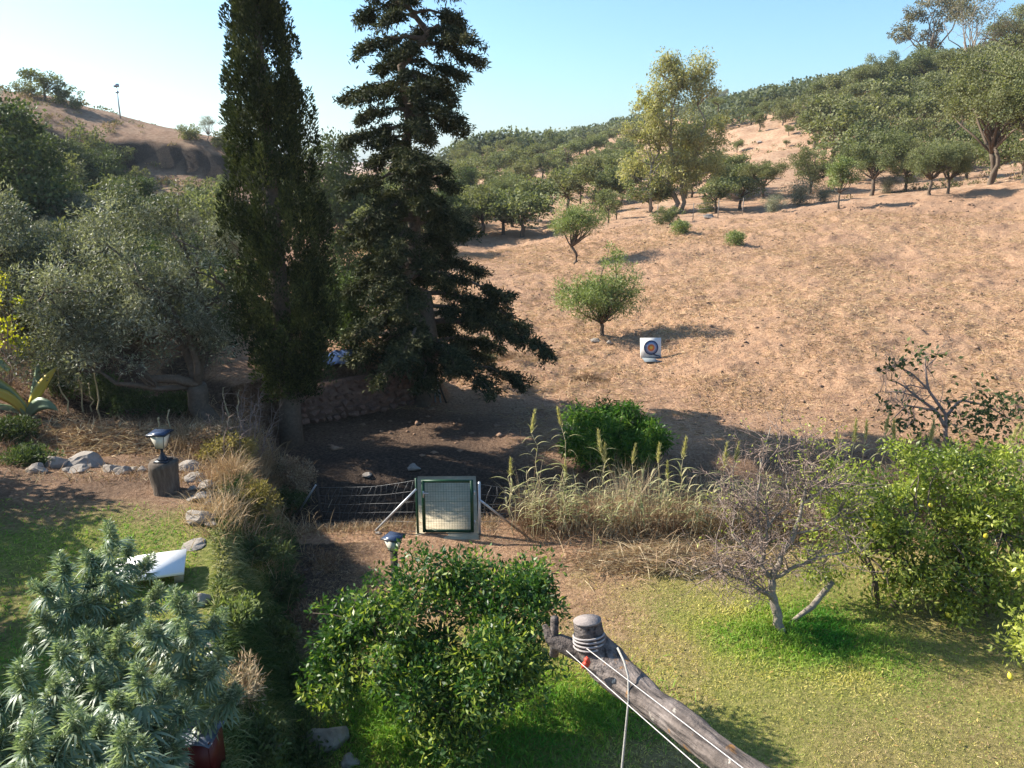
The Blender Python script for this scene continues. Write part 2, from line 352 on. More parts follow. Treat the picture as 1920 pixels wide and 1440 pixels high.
def dark_mask(x, y):
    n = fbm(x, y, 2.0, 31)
    g = np.exp(-((y-17.2-.08*x)/1.7)**2)*sstep(13, 10, x)*sstep(-8, -6, x)  # ditch bed: dark soil with its shade painted in
    s = sstep(1.5, -1.5, x)*sstep(23.5, 21.5, y)*sstep(15.2, 16.2, y)*sstep(-7.5, -6.5, x)  # shade behind the gate and under the trees, put into the ground colour
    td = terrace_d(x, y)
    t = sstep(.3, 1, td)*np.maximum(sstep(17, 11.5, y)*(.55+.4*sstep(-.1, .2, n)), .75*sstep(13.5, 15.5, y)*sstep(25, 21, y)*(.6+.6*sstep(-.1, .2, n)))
    b = (sstep(-3.2, -2.0, td+n)*sstep(.4, 0, td)*(y < 14.2)+sstep(-1.2,-.8,td)*sstep(.4,0,td)*(y>=14.2))*.9  # deep shade at the bank and its foot, painted into the ground colour
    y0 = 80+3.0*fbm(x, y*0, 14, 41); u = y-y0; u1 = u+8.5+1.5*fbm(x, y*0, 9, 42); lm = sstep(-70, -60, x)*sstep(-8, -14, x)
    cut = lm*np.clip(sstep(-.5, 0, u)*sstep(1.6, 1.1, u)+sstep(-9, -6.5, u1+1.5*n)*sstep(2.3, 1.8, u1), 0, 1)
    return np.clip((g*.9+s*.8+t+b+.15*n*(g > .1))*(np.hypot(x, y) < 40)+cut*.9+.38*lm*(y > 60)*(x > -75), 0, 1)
az = np.radians(np.concatenate([np.arange(-180, -46, 5), np.linspace(-46, 44, 720), np.arange(49, 180, 5)]))
rr = np.concatenate([[.3, 1, 2, 3, 4, 5], np.geomspace(5.5, 75, 560), np.geomspace(75.8, 480, 190), np.geomspace(500, 2500, 14)])
AZ, RR = np.meshgrid(az, rr); GX = RR*np.sin(AZ); GY = RR*np.cos(AZ); GZ = h(GX, GY)
nr, na = AZ.shape
i = np.arange(nr-1)[:, None]*na; j = np.arange(na)[None]; k = (j+1) % na
F = np.stack([i+j, i+k, i+na+k, i+na+j], -1).reshape(-1, 4)[:, ::-1]
gm = MB(); gm.add(np.stack([GX, GY, GZ], -1), F)
nc = gm.n; gm.add([[0, 0, float(GZ[0].mean())]], np.stack([j[0], np.full(na, nc), k[0]], -1)-0 if False else np.zeros((0, 3), int)); gm.f3[-1] = np.stack([k[0], j[0], np.full(na, nc)], -1)
gme = gm.mesh('ground', M_GROUND, True)
def setattr_(me, name, v):
    a = me.attributes.new(name, 'FLOAT', 'POINT'); a.data.foreach_set('value', np.append(v.ravel(), v.ravel()[0]).astype(np.float32))
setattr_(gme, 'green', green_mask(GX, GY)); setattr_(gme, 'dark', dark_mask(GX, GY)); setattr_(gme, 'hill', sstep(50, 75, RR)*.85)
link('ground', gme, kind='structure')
# ------------------------------------------------------------------ vegetation builders
def curve(p0, p1, n=5, bow=.12, rng=None, up=0.0):
    p0 = np.asarray(p0, float); p1 = np.asarray(p1, float); L = np.linalg.norm(p1-p0); s = np.linspace(0, 1, n)[:, None]
    off = (rng.normal(size=3) if rng is not None else A(0, 0, 0))*bow*L; off[2] = off[2]*.4+up*L
    P = p0+(p1-p0)*s+off*(np.sin(s*math.pi))
    if rng is not None: P[1:-1] += rng.normal(size=(n-2, 3))*L*.025
    return P
def ell(rng, envs, n, bias=.45):
    vol = np.array([e[3]*e[4]*e[5] for e in envs])**.67; k = rng.choice(len(envs), n, p=vol/vol.sum()); E = np.array(envs)[k]
    u = nrm(rng.normal(size=(n, 3))); r = rng.random(n)**bias
    return E[:, :3]+u*E[:, 3:]*r[:, None]
def crown(rng, envs, nclump, nleaf, rc, L, W, up=.2, shell=.55, flat=.75, size_var=.35, out=.8, vbase=.0, bias=.45, lowcut=None):
    """leaf clumps spread through a crown's volume; returns leaf mesh and the clump centres"""
    C = ell(rng, envs, nclump, bias)
    if lowcut is not None: C = C[C[:, 2] > lowcut]; nclump = len(C)
    rs = rc*(1+size_var*rng.normal(size=nclump)).clip(.45, 1.8)
    w = rs**2; cnt = np.maximum(3, (nleaf*w/w.sum()).astype(int)); idx = np.repeat(np.arange(nclump), cnt); n = len(idx)
    u = nrm(rng.normal(size=(n, 3))); r = rng.random(n)**shell
    P = C[idx]+u*(rs[idx]*r)[:, None]*A(1, 1, flat)
    D = nrm(u*out+rng.normal(size=(n, 3))*.6+A(0, 0, up))
    cv = rng.random(nclump)*.5-.25
    var = np.clip(.42+cv[idx]+rng.normal(size=n)*.16+vbase, 0, 1)
    m = MB(); leaves(m, rng, P, D, L*(.7+.6*rng.random(n)), W*(.7+.6*rng.random(n)), var)
    return m, C
def limbs(rng, m, fork, C, r0, n, sides=5, bow=.12, sub=2, up=.05):
    """limbs from a fork to some of the clump centres, each with side branches"""
    k = rng.permutation(len(C))[:n]
    for i in k:
        P = curve(fork, C[i], 6, bow, rng, up); L = np.linalg.norm(C[i]-fork)
        tube(m, P, np.linspace(r0, r0*.18, 6)*(.7+.4*rng.random()), sides)
        for q in range(sub):
            s = rng.integers(2, 5); d = P[s]+nrm(rng.normal(size=3)+A(0, 0, .5))*L*.3
            tube(m, curve(P[s], d, 4, .1, rng), [r0*.32, r0*.25, r0*.16, r0*.07], 4)
    return m
class Kind: pass
def make_tree(name, seed, envs, nclump, nleaf, rc, L, W, mat, bark, trunk, r0, nl=7, lean=(0, 0), twin=False, **k):
    """unit tree: returns meshes of trunk and crown"""
    rng = np.random.default_rng(seed); t = Kind(); t.name = name
    m, C = crown(rng, envs, nclump, nleaf, rc, L, W, **k)
    t.crown = m.mesh('crown', mat)
    b = MB(); fork = A(lean[0], lean[1], trunk)
    P = curve(A(0, 0, -.06*(1+trunk)), fork, 6, .05, rng)
    tube(b, P, np.array([1.7, 1.15, 1.0, .92, .85, .8])*r0, 8)
    limbs(rng, b, P[-1], C, r0*.6, nl)
    if twin:
        Q = curve(A(r0*1.6, 0, -.06), fork+A(trunk*.3, 0, trunk*.15), 6, .06, rng); tube(b, Q, np.linspace(1.2, .7, 6)*r0*.8, 7); limbs(rng, b, Q[-1], C, r0*.5, nl//2)
    t.trunk = b.mesh('trunk', bark, True)
    return t
def put(t, p, s, label, cat='tree', group=None, rz=0, name=None, crown_name='crown', trunk_name='trunk', sz=None):
    o = thing(name or t.name, label, cat, p, rz, group); o.scale = (s, s, s*(sz or 1))
    link(trunk_name, t.trunk, o); link(crown_name, t.crown, o); return o
RNG = np.random.default_rng(77)
def oak_envs(rng, kind=0):
    if kind == 0: e = [(0, 0, .58, .44, .44, .36)]; n = 4
    elif kind == 1: e = [(0, 0, .56, .36, .36, .38)]; n = 3
    else: e = [(0, 0, .60, .52, .48, .30)]; n = 5
    for q in range(n):
        a = rng.random()*6.28; e.append((.3*math.cos(a), .3*math.sin(a), .5+.3*rng.random(), .2+.08*rng.random(), .2+.08*rng.random(), .16+.06*rng.random()))
    return e
OAKS = [make_tree('oak_tree', 100+q, oak_envs(np.random.default_rng(q), q % 3), 42, 2300, .125, .052, .036, M_OAK, M_BARK, .30+.05*(q % 2), .035, nl=6) for q in range(11)]
BIGOAKS = [make_tree('oak_tree', 140+q, oak_envs(np.random.default_rng(20+q), (q*2) % 3), 110, 15000, .085, .022, .015, M_OAK, M_BARK, .27, .034, nl=14) for q in range(3)]
BUSHES = [make_tree('bush', 160+q, [(0, 0, .45, .62, .55, .48), (.3*(-1)**q, .1, .35, .4, .4, .32)], 36, 2400, .17, .075, .045, M_OAK, M_TWIG, .06, .02, nl=5) for q in range(3)]

# ------------------------------------------------------------------ the far wooded ridges (a mass nobody could count)
def forest_mass():
    rng = np.random.default_rng(9); m = MB(); cells = []
    def band(n, az0, az1, r0, r1, keep=lambda x, y: 1.0):
        a = np.radians(rng.uniform(az0, az1, n)); r = rng.uniform(r0, r1, n); x = r*np.sin(a); y = r*np.cos(a); k = rng.random(n) < keep(x, y)
        return x[k], y[k]
    sets = [band(1500, -9, 16, 175, 330, lambda x, y: sstep(-.15, .12, fbm(x, y, 45, 51)+.002*(y-240))), band(1200, 12, 40, 165, 370, lambda x, y: sstep(-.4, -.1, fbm(x, y, 40, 52)))]
    for X, Y in sets:
        Z = h(X, Y, True)
        for x, y, z in zip(X, Y, Z):
            R_ = rng.uniform(2.2, 4.2); n = 120; u = nrm(rng.normal(size=(n, 3))); u[:, 2] = np.abs(u[:, 2])*1.0-.12
            P = A(x, y, z+R_*.5)+u*A(R_, R_, R_*.85)*(rng.random(n)**.3)[:, None]
            leaves(m, rng, P, rng.normal(size=(n, 3)), R_*.2, R_*.16, np.clip(.4+(rng.random()-.5)*.5+.12*rng.normal(size=n), 0, 1))
    return m
fm = forest_mass().obj('far_woods', M_FOREST, kind='stuff'); tag(fm, 'hazy green woods covering the far ridge under the sky', 'woods')

# ------------------------------------------------------------------ oaks of the hillside: each placed by where its trunk meets the slope
placed = []
def oak(px, py, hp, label, group=None, kind=None, t=None, wid=1.0, cat='oak', name=None):
    p = at(px, py); rng = RNG; t = t or OAKS[rng.integers(11)] if kind is None else kind
    s = px2m(hp, p); o = put(t, p-A(0, 0, .05*s*.3), s, label, cat, group, rng.random()*6.28, name=name); o.scale = (s*wid, s*wid, s); placed.append((px, py)); return o
def scatter(region, n, hmin, hmax, label, group, seed, sepf=.38, keep=None, kinds=None, wid=(.9, 1.35)):
    rng = np.random.default_rng(seed); out = 0; tries = 0; pts = []
    x0, y0, x1, y1 = region
    while out < n and tries < n*40:
        tries += 1; px = rng.uniform(x0, x1); py = rng.uniform(y0, y1)
        if keep and not keep(px, py): continue
        f = (py-y0)/(y1-y0); hp = (hmin+(hmax-hmin)*f)*rng.uniform(.75, 1.25)
        if any(abs(px-a)*1.0 < sepf*hp and abs(py-b) < .28*hp for a, b in pts): continue
        p = at(px, py)
        if depth(p) > 1000: continue
        s = px2m(hp, p)
        if s > 11: continue
        pts.append((px, py)); t = (kinds or OAKS)[rng.integers(len(kinds or OAKS))]
        o = put(t, p-A(0, 0, .02*s), s, label, 'oak' if not kinds else 'bush', group, rng.random()*6.28); wd = rng.uniform(*wid); o.scale = (s*wd, s*wd*rng.uniform(.85, 1.15), s*rng.uniform(.85, 1.1)); o.rotation_euler.x = rng.normal()*.05; o.rotation_euler.y = rng.normal()*.05; out += 1
def inside(poly):
    P = poly
    def f(x, y):
        c = False; j = len(P)-1
        for i in range(len(P)):
            if (P[i][1] > y) != (P[j][1] > y) and x < (P[j][0]-P[i][0])*(y-P[i][1])/(P[j][1]-P[i][1])+P[i][0]: c = not c
            j = i
        return c
    return f
# middle valley, seen between the conifer and the poplar
scatter((850, 268, 1190, 400), 62, 30, 72, 'round green oak on the valley slope between the conifer and the pale poplar', 'oaks in the valley behind the conifer', 1,
        keep=lambda x, y: not inside([(985, 360), (1040, 350), (1060, 440), (985, 440)])(x, y) and not inside([(860, 290), (935, 290), (935, 306), (860, 306)])(x, y) and y > 268+max(0, (1000-x))*.10)
# slope right of the poplar with open brown ground
scatter((1330, 180, 1480, 240), 26, 22, 38, 'small oak near the top of the bare brown slope', 'oaks along the top of the brown slope', 2, keep=lambda x, y: y > 190 and y < 236)
for px, py, hp in ((1425, 247, 34), (1472, 230, 46), (1478, 255, 24), (1382, 286, 26), (1475, 275, 14)):
    oak(px, py, hp, 'little oak standing alone on the open brown slope with its shadow beside it', 'lone oaks on the open brown slope')
wood = inside([(1500, 250), (1520, 205), (1600, 190), (1680, 165), (1930, 130), (1930, 340), (1830, 345), (1600, 350), (1570, 345), (1540, 290)])
scatter((1500, 150, 1960, 345), 88, 44, 105, 'green oak in the dense wood climbing the right-hand hill', 'oaks of the wood on the right-hand hill', 3, keep=wood, sepf=.5)
scatter((1120, 330, 1400, 400), 16, 50, 70, 'leafy oak low on the slope around the pale poplar', 'oaks around the foot of the poplar', 4)
scatter((700, 400, 1000, 450), 10, 70, 100, 'broad green oak at the edge of the field behind the conifer', 'oaks behind the conifer', 5, keep=lambda x, y: x > 880 or y > 420)
oak(1285, 372, 140, 'tall grey-green oak close behind the white trunks of the poplar', kind=BIGOAKS[0], wid=.8)
# big and single trees of the right-hand side
oak(960, 425, 95, 'dark round oak at the top left edge of the field beside the conifer', kind=BIGOAKS[0])
oak(1430, 372, 78, 'wide low oak right of the poplar behind the field edge', kind=BIGOAKS[1], wid=1.15)
oak(1520, 362, 85, 'dark broad oak behind the silver bushes at the field edge', kind=BIGOAKS[2], wid=1.2)
oak(1634, 367, 120, 'medium oak with a forked dark trunk on the field edge', kind=BIGOAKS[0], wid=.95)
oak(1697, 360, 100, 'slim-trunked oak between the forked oak and the twin young oaks', kind=BIGOAKS[2], wid=.85)
oak(1742, 366, 110, 'left of two young oaks on thin trunks standing on the field edge', kind=BIGOAKS[1], wid=.85)
oak(1776, 363, 98, 'right of two young oaks on thin trunks standing on the field edge', kind=BIGOAKS[0], wid=.85)
oak(1850, 345, 268, 'huge cork oak with thick twin dark trunks on the right of the field edge', kind=make_tree('oak_tree', 171, [(-.05, 0, .68, .42, .4, .27), (-.32, 0, .58, .22, .25, .2), (.35, 0, .6, .3, .3, .25)], 170, 26000, .072, .017, .011, M_OAK, M_BARK, .22, .020, nl=16, twin=True), wid=1.0)
oak(1925, 340, 230, 'big oak cut by the right edge of the picture beside the huge cork oak', kind=BIGOAKS[1], wid=.9)
oak(1632, 190, 88, 'rounded oak with sky showing through, standing on the crest', kind=BIGOAKS[2], wid=1.0)
oak(1905, 120, 112, 'dark spreading oak on the skyline at the upper right corner', kind=BIGOAKS[2], wid=1.2)
oak(1730, 175, 90, 'grey-green oak on the crest under the gum trees', kind=BIGOAKS[0], wid=1.3)
oak(1800, 170, 85, 'grey-green oak on the crest between the gum trees and the corner oak', kind=BIGOAKS[1], wid=1.3)
SAP = make_tree('sapling', 181, [(0, 0, .62, .30, .30, .30), (0, 0, .8, .18, .18, .18)], 60, 6000, .09, .035, .018, M_YOLIVE, M_BARK, .3, .022, nl=7, lean=(-.02, 0))
p = at(1573, 391); put(SAP, p, px2m(95, p), 'small yellow-green sapling with a leaning trunk alone on the field edge', 'tree')
# gum trees on the skyline
GUM = make_tree('gum_tree', 191, [(-.12, 0, .75, .22, .2, .2), (.15, 0, .82, .2, .2, .16), (-.3, 0, .55, .15, .15, .1), (.02, 0, .6, .15, .15, .2)], 46, 6500, .065, .026, .012, M_EUC, M_PALEBARK, .3, .020, nl=16, up=-.3)
GUM2 = make_tree('gum_tree', 192, [(0, 0, .8, .3, .25, .16), (.25, 0, .65, .2, .2, .15)], 40, 2600, .075, .024, .010, M_EUC, M_PALEBARK, .3, .013, nl=22, up=-.3)
p = at(1735, 160); put(GUM, p, px2m(160, p), 'tall gum tree with clumped grey-brown crown on the skyline', 'tree')
p = at(1812, 158); put(GUM2, p, px2m(158, p), 'thin half-bare reddish gum tree on the skyline right of the fuller one', 'tree')
# silver bushes and shrubs at the field edge
SILV = make_tree('bush', 201, [(0, 0, .4, .8, .6, .5)], 50, 6000, .2, .06, .016, M_OLIVE, M_TWIG, .06, .012, nl=12, up=.4)
for px, py, hp, lb in ((1500, 384, 52, 'silvery feathery bush at the field edge left of the sapling'), (1545, 380, 34, 'smaller silvery bush close left of the sapling'), (1450, 398, 36, 'low grey-green bush by the hillside fence'), (1665, 362, 34, 'low grey bush among the trunks at the field edge')):
    p = at(px, py); put(SILV, p, px2m(hp, p), lb, 'bush', name='bush')
for px, py, hp, lb, k in ((1238, 420, 34, 'dark clipped-looking bush at the foot of the white trunks', 0), (1262, 416, 30, 'brownish bush right of the dark bush under the poplar', 1), (1340, 320, 26, 'small bush on the slope above the fence', 2), (1365, 345, 40, 'round bright bush right of the poplar crown', 2), (1320, 400, 26, 'scrubby bush in front of the hillside fence', 0)):
    p = at(px, py); o = put(BUSHES[k], p, px2m(hp, p), lb, 'bush', name='bush')
LOWB = make_tree('shrub', 205, [(0, 0, .4, .75, .7, .45)], 60, 2200, .22, .14, .05, M_YOLIVE, M_TWIG, .05, .02, nl=10, up=.8)
for px, py, hp, lb in ((1277, 438, 26, 'bright green shrub on the bare field below the poplar'), (1380, 459, 27, 'bright green shrub alone on the bare field right of the poplar')):
    p = at(px, py); put(LOWB, p, px2m(hp, p), lb, 'shrub')
def hill_scrub():
    rng = np.random.default_rng(207); m = MB(); n = 5200; a = np.radians(np.where(rng.random(n) < .35, rng.uniform(-36, -14, n), rng.uniform(-4, 36, n))); r = rng.uniform(74, 175, n); X = r*np.sin(a); Y = r*np.cos(a)
    k = fbm(X, Y, 18, 55)+rng.normal(size=n)*.15 > -.05; X, Y, r = X[k], Y[k], r[k]; Z = h(X, Y); n = len(X); per = 40; i = np.repeat(np.arange(n), per); R_ = rng.uniform(.15, .5, n)*(1+r/160)
    u = nrm(rng.normal(size=(n*per, 3))); u[:, 2] = np.abs(u[:, 2]); P = np.stack([X, Y, Z], -1)[i]+u*R_[i][:, None]*A(1, 1, .7)*rng.random(n*per)[:, None]**.4
    leaves(m, rng, P, u+rng.normal(size=P.shape)*.5, R_[i]*.32, R_[i]*.2, np.clip((rng.random(n)*.8)[i]+rng.normal(size=n*per)*.12, 0, 1)); return m
M_SCRUB = leafmat('scrub_leaf', [(0, (.10, .11, .05)), (.35, (.16, .16, .07)), (.6, (.26, .18, .10)), (1, (.40, .29, .18))], .8, .15, objvar=0)
tag(hill_scrub().obj('hill_scrub', M_SCRUB, kind='stuff'), 'low dry scrub and weeds speckling the brown hillsides', 'scrub')
# pale poplar with white trunks
def poplar():
    rng = np.random.default_rng(210); t = Kind(); t.name = 'poplar_tree'
    # metres, height 12.6
    envs = [(-.1, 0, 9.6, 1.7, 1.6, 2.6), (1.6, 0, 10.2, 1.5, 1.5, 2.0), (-.6, 0, 6.3, 2.6, 2.0, 2.6), (1.6, 0, 5.8, 2.3, 2.0, 2.6), (-2.2, .2, 4.0, 1.3, 1.3, 2.0), (2.9, .2, 4.2, 1.5, 1.5, 2.2), (-1.6, 0, 9.0, 1.3, 1.2, 1.3), (.4, -.6, 3.4, 2.2, 1.5, 1.6), (2.0, 0, 11.3, 1.1, 1.1, 1.0), (-.5, 0, 11.6, .9, .9, .8), (-2.3, 0, 6.0, 1.2, 1.2, 1.6), (3.1, 0, 6.6, 1.1, 1.1, 1.5), (-1.2, 0, 2.2, .9, .9, 1.3)]
    m, C = crown(rng, envs, 400, 30000, .48, .22, .075, up=-.9, shell=.7, flat=1.3, out=.3, bias=.6)
    t.crown = m.mesh('crown', M_POP); b = MB()
    for bx, tx, tz, r in ((.1, .3, 10.6, .20), (-1.3, -1.1, 8.2, .13), (.7, 2.0, 9.6, .16)):
        P = curve(A(bx, 0, -.4), A(tx, 0, tz), 9, .02, rng); tube(b, P, np.linspace(r, .03, 9), 8)
        for q in range(16):
            s = rng.integers(2, 8); c = C[np.argmin(np.linalg.norm(C-P[s]-A(rng.normal()*1.6, rng.normal(), 1.4), axis=1))]
            tube(b, curve(P[s], c, 5, .08, rng, .05), np.linspace(r*.4, .012, 5), 5)
    t.trunk = b.mesh('trunk', M_PALEBARK, True); return t
p = at(1254, 398); s = px2m(280, p)/12.4
_po = put(poplar(), p, s, 'tall pale yellow-green poplar with white trunks beyond the field', 'tree'); _po.scale = (s*1.2, s*1.2, s)
# the two young olives in the field
def young_olive(name, seed, envs, n, stems, fork, rr0):
    rng = np.random.default_rng(seed); t = Kind(); t.name = name
    m, C = crown(rng, envs, 210, n, .22, .10, .028, up=.5, shell=.6, out=.9, bias=.6)
    t.crown = m.mesh('crown', M_YOLIVE); b = MB()
    tube(b, curve(A(0, 0, -.1), fork, 5, .08, rng), np.array([1.5, 1.1, 1, .9, .9])*rr0, 8)
    for q in range(stems): tube(b, curve(fork, C[rng.integers(len(C))], 6, .1, rng, .04), np.linspace(rr0*.6, .008, 6), 5)
    t.trunk = b.mesh('trunk', M_BARK, True); return t
p = at(1128, 630); s = px2m(140, p)/3.0
put(young_olive('olive_tree', 221, [(-.6, 0, 1.35, 1.1, .9, .7), (.45, 0, 1.7, 1.0, .8, .95), (0, 0, 1.2, 1.5, 1.0, .62), (.35, 0, 2.7, .35, .35, .4)], 14000, 20, A(-.03, 0, .45), .07), p, s*1.2, 'young olive tree standing left of the archery target', 'tree')
p = at(1076, 494); s = px2m(125, p)/3.0
put(young_olive('olive_tree', 222, [(0, 0, 2.1, 1.15, .9, .75), (.35, 0, 1.9, 1.1, .9, .6), (-.5, 0, 1.7, .8, .8, .5)], 10000, 16, A(-.12, 0, .75), .07), p, s, 'young olive tree with a forked trunk higher up the field', 'tree')
for px, py, hp, lb in ((1140, 418, 62, 'slim olive-green tree upslope of the forked young olive'), (1155, 412, 50, 'dark slim tree just right of the slim olive-green one')):
    p = at(px, py); put(OAKS[1], p, px2m(hp, p), lb, 'tree', name='slim_tree').scale = (px2m(hp, p)*.7,)*2+(px2m(hp, p),)
# ------------------------------------------------------------------ cypress
def cypress():
    rng = np.random.default_rng(301); m = MB(); H = 13.2; n = 640
    hh = rng.random(n)**1.05; zc = 1.5+hh*(H-1.7)
    prof = np.interp(hh, [0, .12, .35, .6, .8, .92, 1], [.60, 1.18, 1.16, .86, .50, .36, .06])
    a = rng.random(n)*6.283; lump = 1+.16*np.sin(a*3+zc*.8)+.10*np.sin(a*5-zc*1.7)
    rr_ = prof*lump*rng.random(n)**.42
    C = np.stack([rr_*np.cos(a)+.22*np.exp(-((zc-4)/3.0)**2), rr_*np.sin(a), zc], -1)
    rad = rng.uniform(.16, .30, n); ht = rng.uniform(.35, .8, n)
    per = 190; idx = np.repeat(np.arange(n), per); N_ = len(idx)
    s = rng.random(N_); th = rng.random(N_)*6.283; q = rad[idx]*(1-s)**.6*rng.random(N_)**.4
    outw = np.stack([np.cos(a), np.sin(a), 0*a], -1)[idx]
    P = C[idx]+np.stack([q*np.cos(th), q*np.sin(th), (s-.4)*ht[idx]*1.3], -1)+outw*(s*.10)[:, None]
    D = nrm(A(0, 0, 1)+outw*.35+np.stack([np.cos(th), np.sin(th), 0*th], -1)*.7+rng.normal(size=(N_, 3))*.3)
    var = np.clip(.30+(rng.random(n)*.5-.2)[idx]+rng.normal(size=N_)*.13+.12*s, 0, 1)
    leaves(m, rng, P, D, rng.uniform(.06, .13, N_), rng.uniform(.026, .05, N_), var, flat=None)
    p = at(547, 832); p = gp(p[0], p[1]); o = thing('cypress_tree', 'tall dark column-shaped cypress rising out of the top of the picture', 'tree', p)
    m.obj('crown', M_CYP, o)
    t = MB(); tube(t, [(0, 0, -.4), (.03, 0, 1.2), (0, .02, 3), (0, 0, 7), (0, 0, 12)], [.34, .27, .24, .15, .03], 10); t.obj('trunk', M_BARK, o, True)
    return o
cypress()
# ------------------------------------------------------------------ ragged conifer
def conifer():
    rng = np.random.default_rng(311); m = MB(); t = MB(); H = 13.6
    tr = curve(A(0, 0, -.4), A(-.1, 0, H), 14, .004, rng); tube(t, tr, np.linspace(.30, .03, 14), 10)
    F_C = []; F_D = []; F_R = []; FV = []
    prof_h = [.9, 1.6, 2.6, 3.6, 4.6, 6.0, 7.5, 9.0, 10.5, 12.0, 13.4]
    prof_r = [1.9, 2.5, 2.75, 2.7, 2.4, 2.05, 1.85, 1.7, 1.55, 1.2, .5]
    nb = 92; PZ = [1, 2.6, 4.3, 6, 7.7, 9.3, 11, 12, 12.8, 13.6]; PL_ = [2.0, 2.4, 2.3, 1.8, 1.8, 1.75, 1.5, .95, .65, .25]; PR_ = [3.0, 3.5, 2.7, 2.0, 1.6, 1.55, 1.8, 1.35, .8, .25]
    for b in range(nb):
        z = 1.2+(H-1.5)*((b+rng.random())/nb)**1.18; a = b*2.399+rng.normal()*.35; out = A(math.cos(a), math.sin(a), 0)
        tt_ = (out[0]+1)/2; L = 1.04*(np.interp(z, PZ, PL_)*(1-tt_)+np.interp(z, PZ, PR_)*tt_)*rng.choice([.45, .7, .9, 1.0, 1.1], p=[.22, .24, .24, .18, .12])
        P = [A(np.interp(z, tr[:, 2], tr[:, 0]), 0, z)]; n = 8; dz = rng.uniform(.12, .30)
        for k in range(1, n+1):
            s = k/n; P.append(P[0]+out*L*s+A(0, 0, L*(dz*s-(dz+.28)*s*s+.10*s**4)*1.2)+rng.normal(size=3)*.03)
        P = np.array(P); tube(t, P, np.linspace(.055, .01, n+1)*(.6+L*.3), 5)
        # hanging branchlets, thick with needles
        nbl = int(8+L*(9.5 if z < 8 else 7.5))
        for q in range(nbl):
            s = .14+.86*rng.random()**.8; i = min(int(s*n), n-1); f = s*n-i; c = P[i]*(1-f)+P[i+1]*f
            sd = np.cross(out, A(0, 0, 1))*rng.choice([-1, 1]); ln = rng.uniform(.25, .75)*(1.15-.5*s)*min(1, L/1.5)
            e = c+nrm(sd*rng.uniform(.3, 1)+out*rng.uniform(.1, .8)+A(0, 0, rng.uniform(-.75, .05)))*ln
            k = int(3+ln*7)
            v = rng.random()*.4-.12
            for w_ in range(k):
                g = (w_+.5)/k; F_C.append(c*(1-g)+e*g); F_D.append(nrm(e-c)); F_R.append(.115); FV.append(v)
    C = np.array(F_C); Dm = np.array(F_D); per = 17; idx = np.repeat(np.arange(len(C)), per); n = len(idx)
    P = C[idx]+rng.normal(size=(n, 3))*np.array(F_R)[idx][:, None]*.55
    D = Dm[idx]*.7+rng.normal(size=(n, 3))*.65
    var = np.clip(.34+np.array(FV)[idx]+rng.normal(size=n)*.14, 0, 1)
    leaves(m, rng, P, D, rng.uniform(.09, .17, n), rng.uniform(.03, .05, n), var)
    p = gp(-2.85, 23.0); p = gp(*(at(782, 757)[:2])); o = thing('conifer_tree', 'ragged dark conifer with drooping tufted branches right of the cypress', 'tree', p)
    m.obj('crown', M_CON, o); t.obj('trunk', M_BARK, o, True); print('conifer leaves', n)
    return p
CONP = conifer()
# ------------------------------------------------------------------ the big olive on the terrace and the trees of the left side
def big_olive():
    rng = np.random.default_rng(321); envs = [(-1.6, 0, 3.5, 1.9, 1.4, 1.5), (-.2, 0, 3.6, 1.3, 1.3, 1.4), (-3.1, -.2, 2.9, 1.3, 1.2, 1.5), (-1.0, 0, 4.9, 1.5, 1.1, .8), (-3.4, -.3, 1.7, 1.0, .9, 1.0), (.4, -.2, 2.4, .8, .8, .9), (-1.6, -.7, 2.4, 1.6, .8, 1.0)]
    m, C = crown(rng, envs, 250, 42000, .33, .105, .026, up=.1, shell=.6, out=.7, bias=.7, flat=.9)
    o = thing('olive_tree', 'large spreading silver-leaved olive with a thick dark trunk left of the cypress', 'tree', gp(*(at(388, 790)[:2])))
    m.obj('crown', M_OLIVE, o); t = MB(); fork = A(-.15, 0, .95)
    tube(t, curve(A(.05, 0, -.3), fork, 6, .06, rng), [.42, .30, .25, .24, .25, .22], 10)
    for tgt, r in ((A(-3.2, -.5, 3.3), .13), (A(-1.8, -.2, 4.4), .14), (A(-.3, 0, 4.6), .13), (A(.7, .1, 3.4), .10), (A(-3.0, -.4, 1.7), .09), (A(-.9, -.8, 4.0), .10)):
        P = curve(fork, tgt, 8, .09, rng, -.03); tube(t, P, np.linspace(r, .02, 8), 7)
        for q in range(9):
            s = rng.integers(2, 8); c = C[np.argmin(np.linalg.norm(C-P[s]-rng.normal(size=3)*.7, axis=1))]; tube(t, curve(P[s], c, 5, .1, rng), np.linspace(r*.35, .006, 5), 4)
    t.obj('trunk', M_BARK, o, True)
big_olive()
MIDOLIVE = make_tree('olive_tree', 331, [(0, 0, .6, .45, .4, .33), (.2, 0, .75, .25, .25, .2), (-.25, 0, .5, .3, .3, .25)], 120, 15000, .09, .030, .009, M_OLIVE, M_BARK, .25, .04, nl=14)
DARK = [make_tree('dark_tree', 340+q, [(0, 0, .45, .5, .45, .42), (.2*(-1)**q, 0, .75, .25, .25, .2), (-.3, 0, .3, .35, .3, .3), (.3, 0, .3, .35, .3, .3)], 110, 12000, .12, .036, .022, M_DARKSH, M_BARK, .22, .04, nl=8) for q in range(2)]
def side(px, py, hp, lb, k, cat='tree', name=None, wid=1.0):
    p = at(px, py); s = px2m(hp, p); o = put(k, p-A(0, 0, .03*s), s, lb, cat, name=name, rz=RNG.random()*6); o.scale = (s*wid, s*wid, s)
side(25, 640, 300, 'silver olive tree cut by the left edge, behind the yellow-leaved shrub', MIDOLIVE, wid=.9)
side(150, 640, 240, 'smaller silver olive between the edge olive and the large olive', MIDOLIVE, wid=1.0)
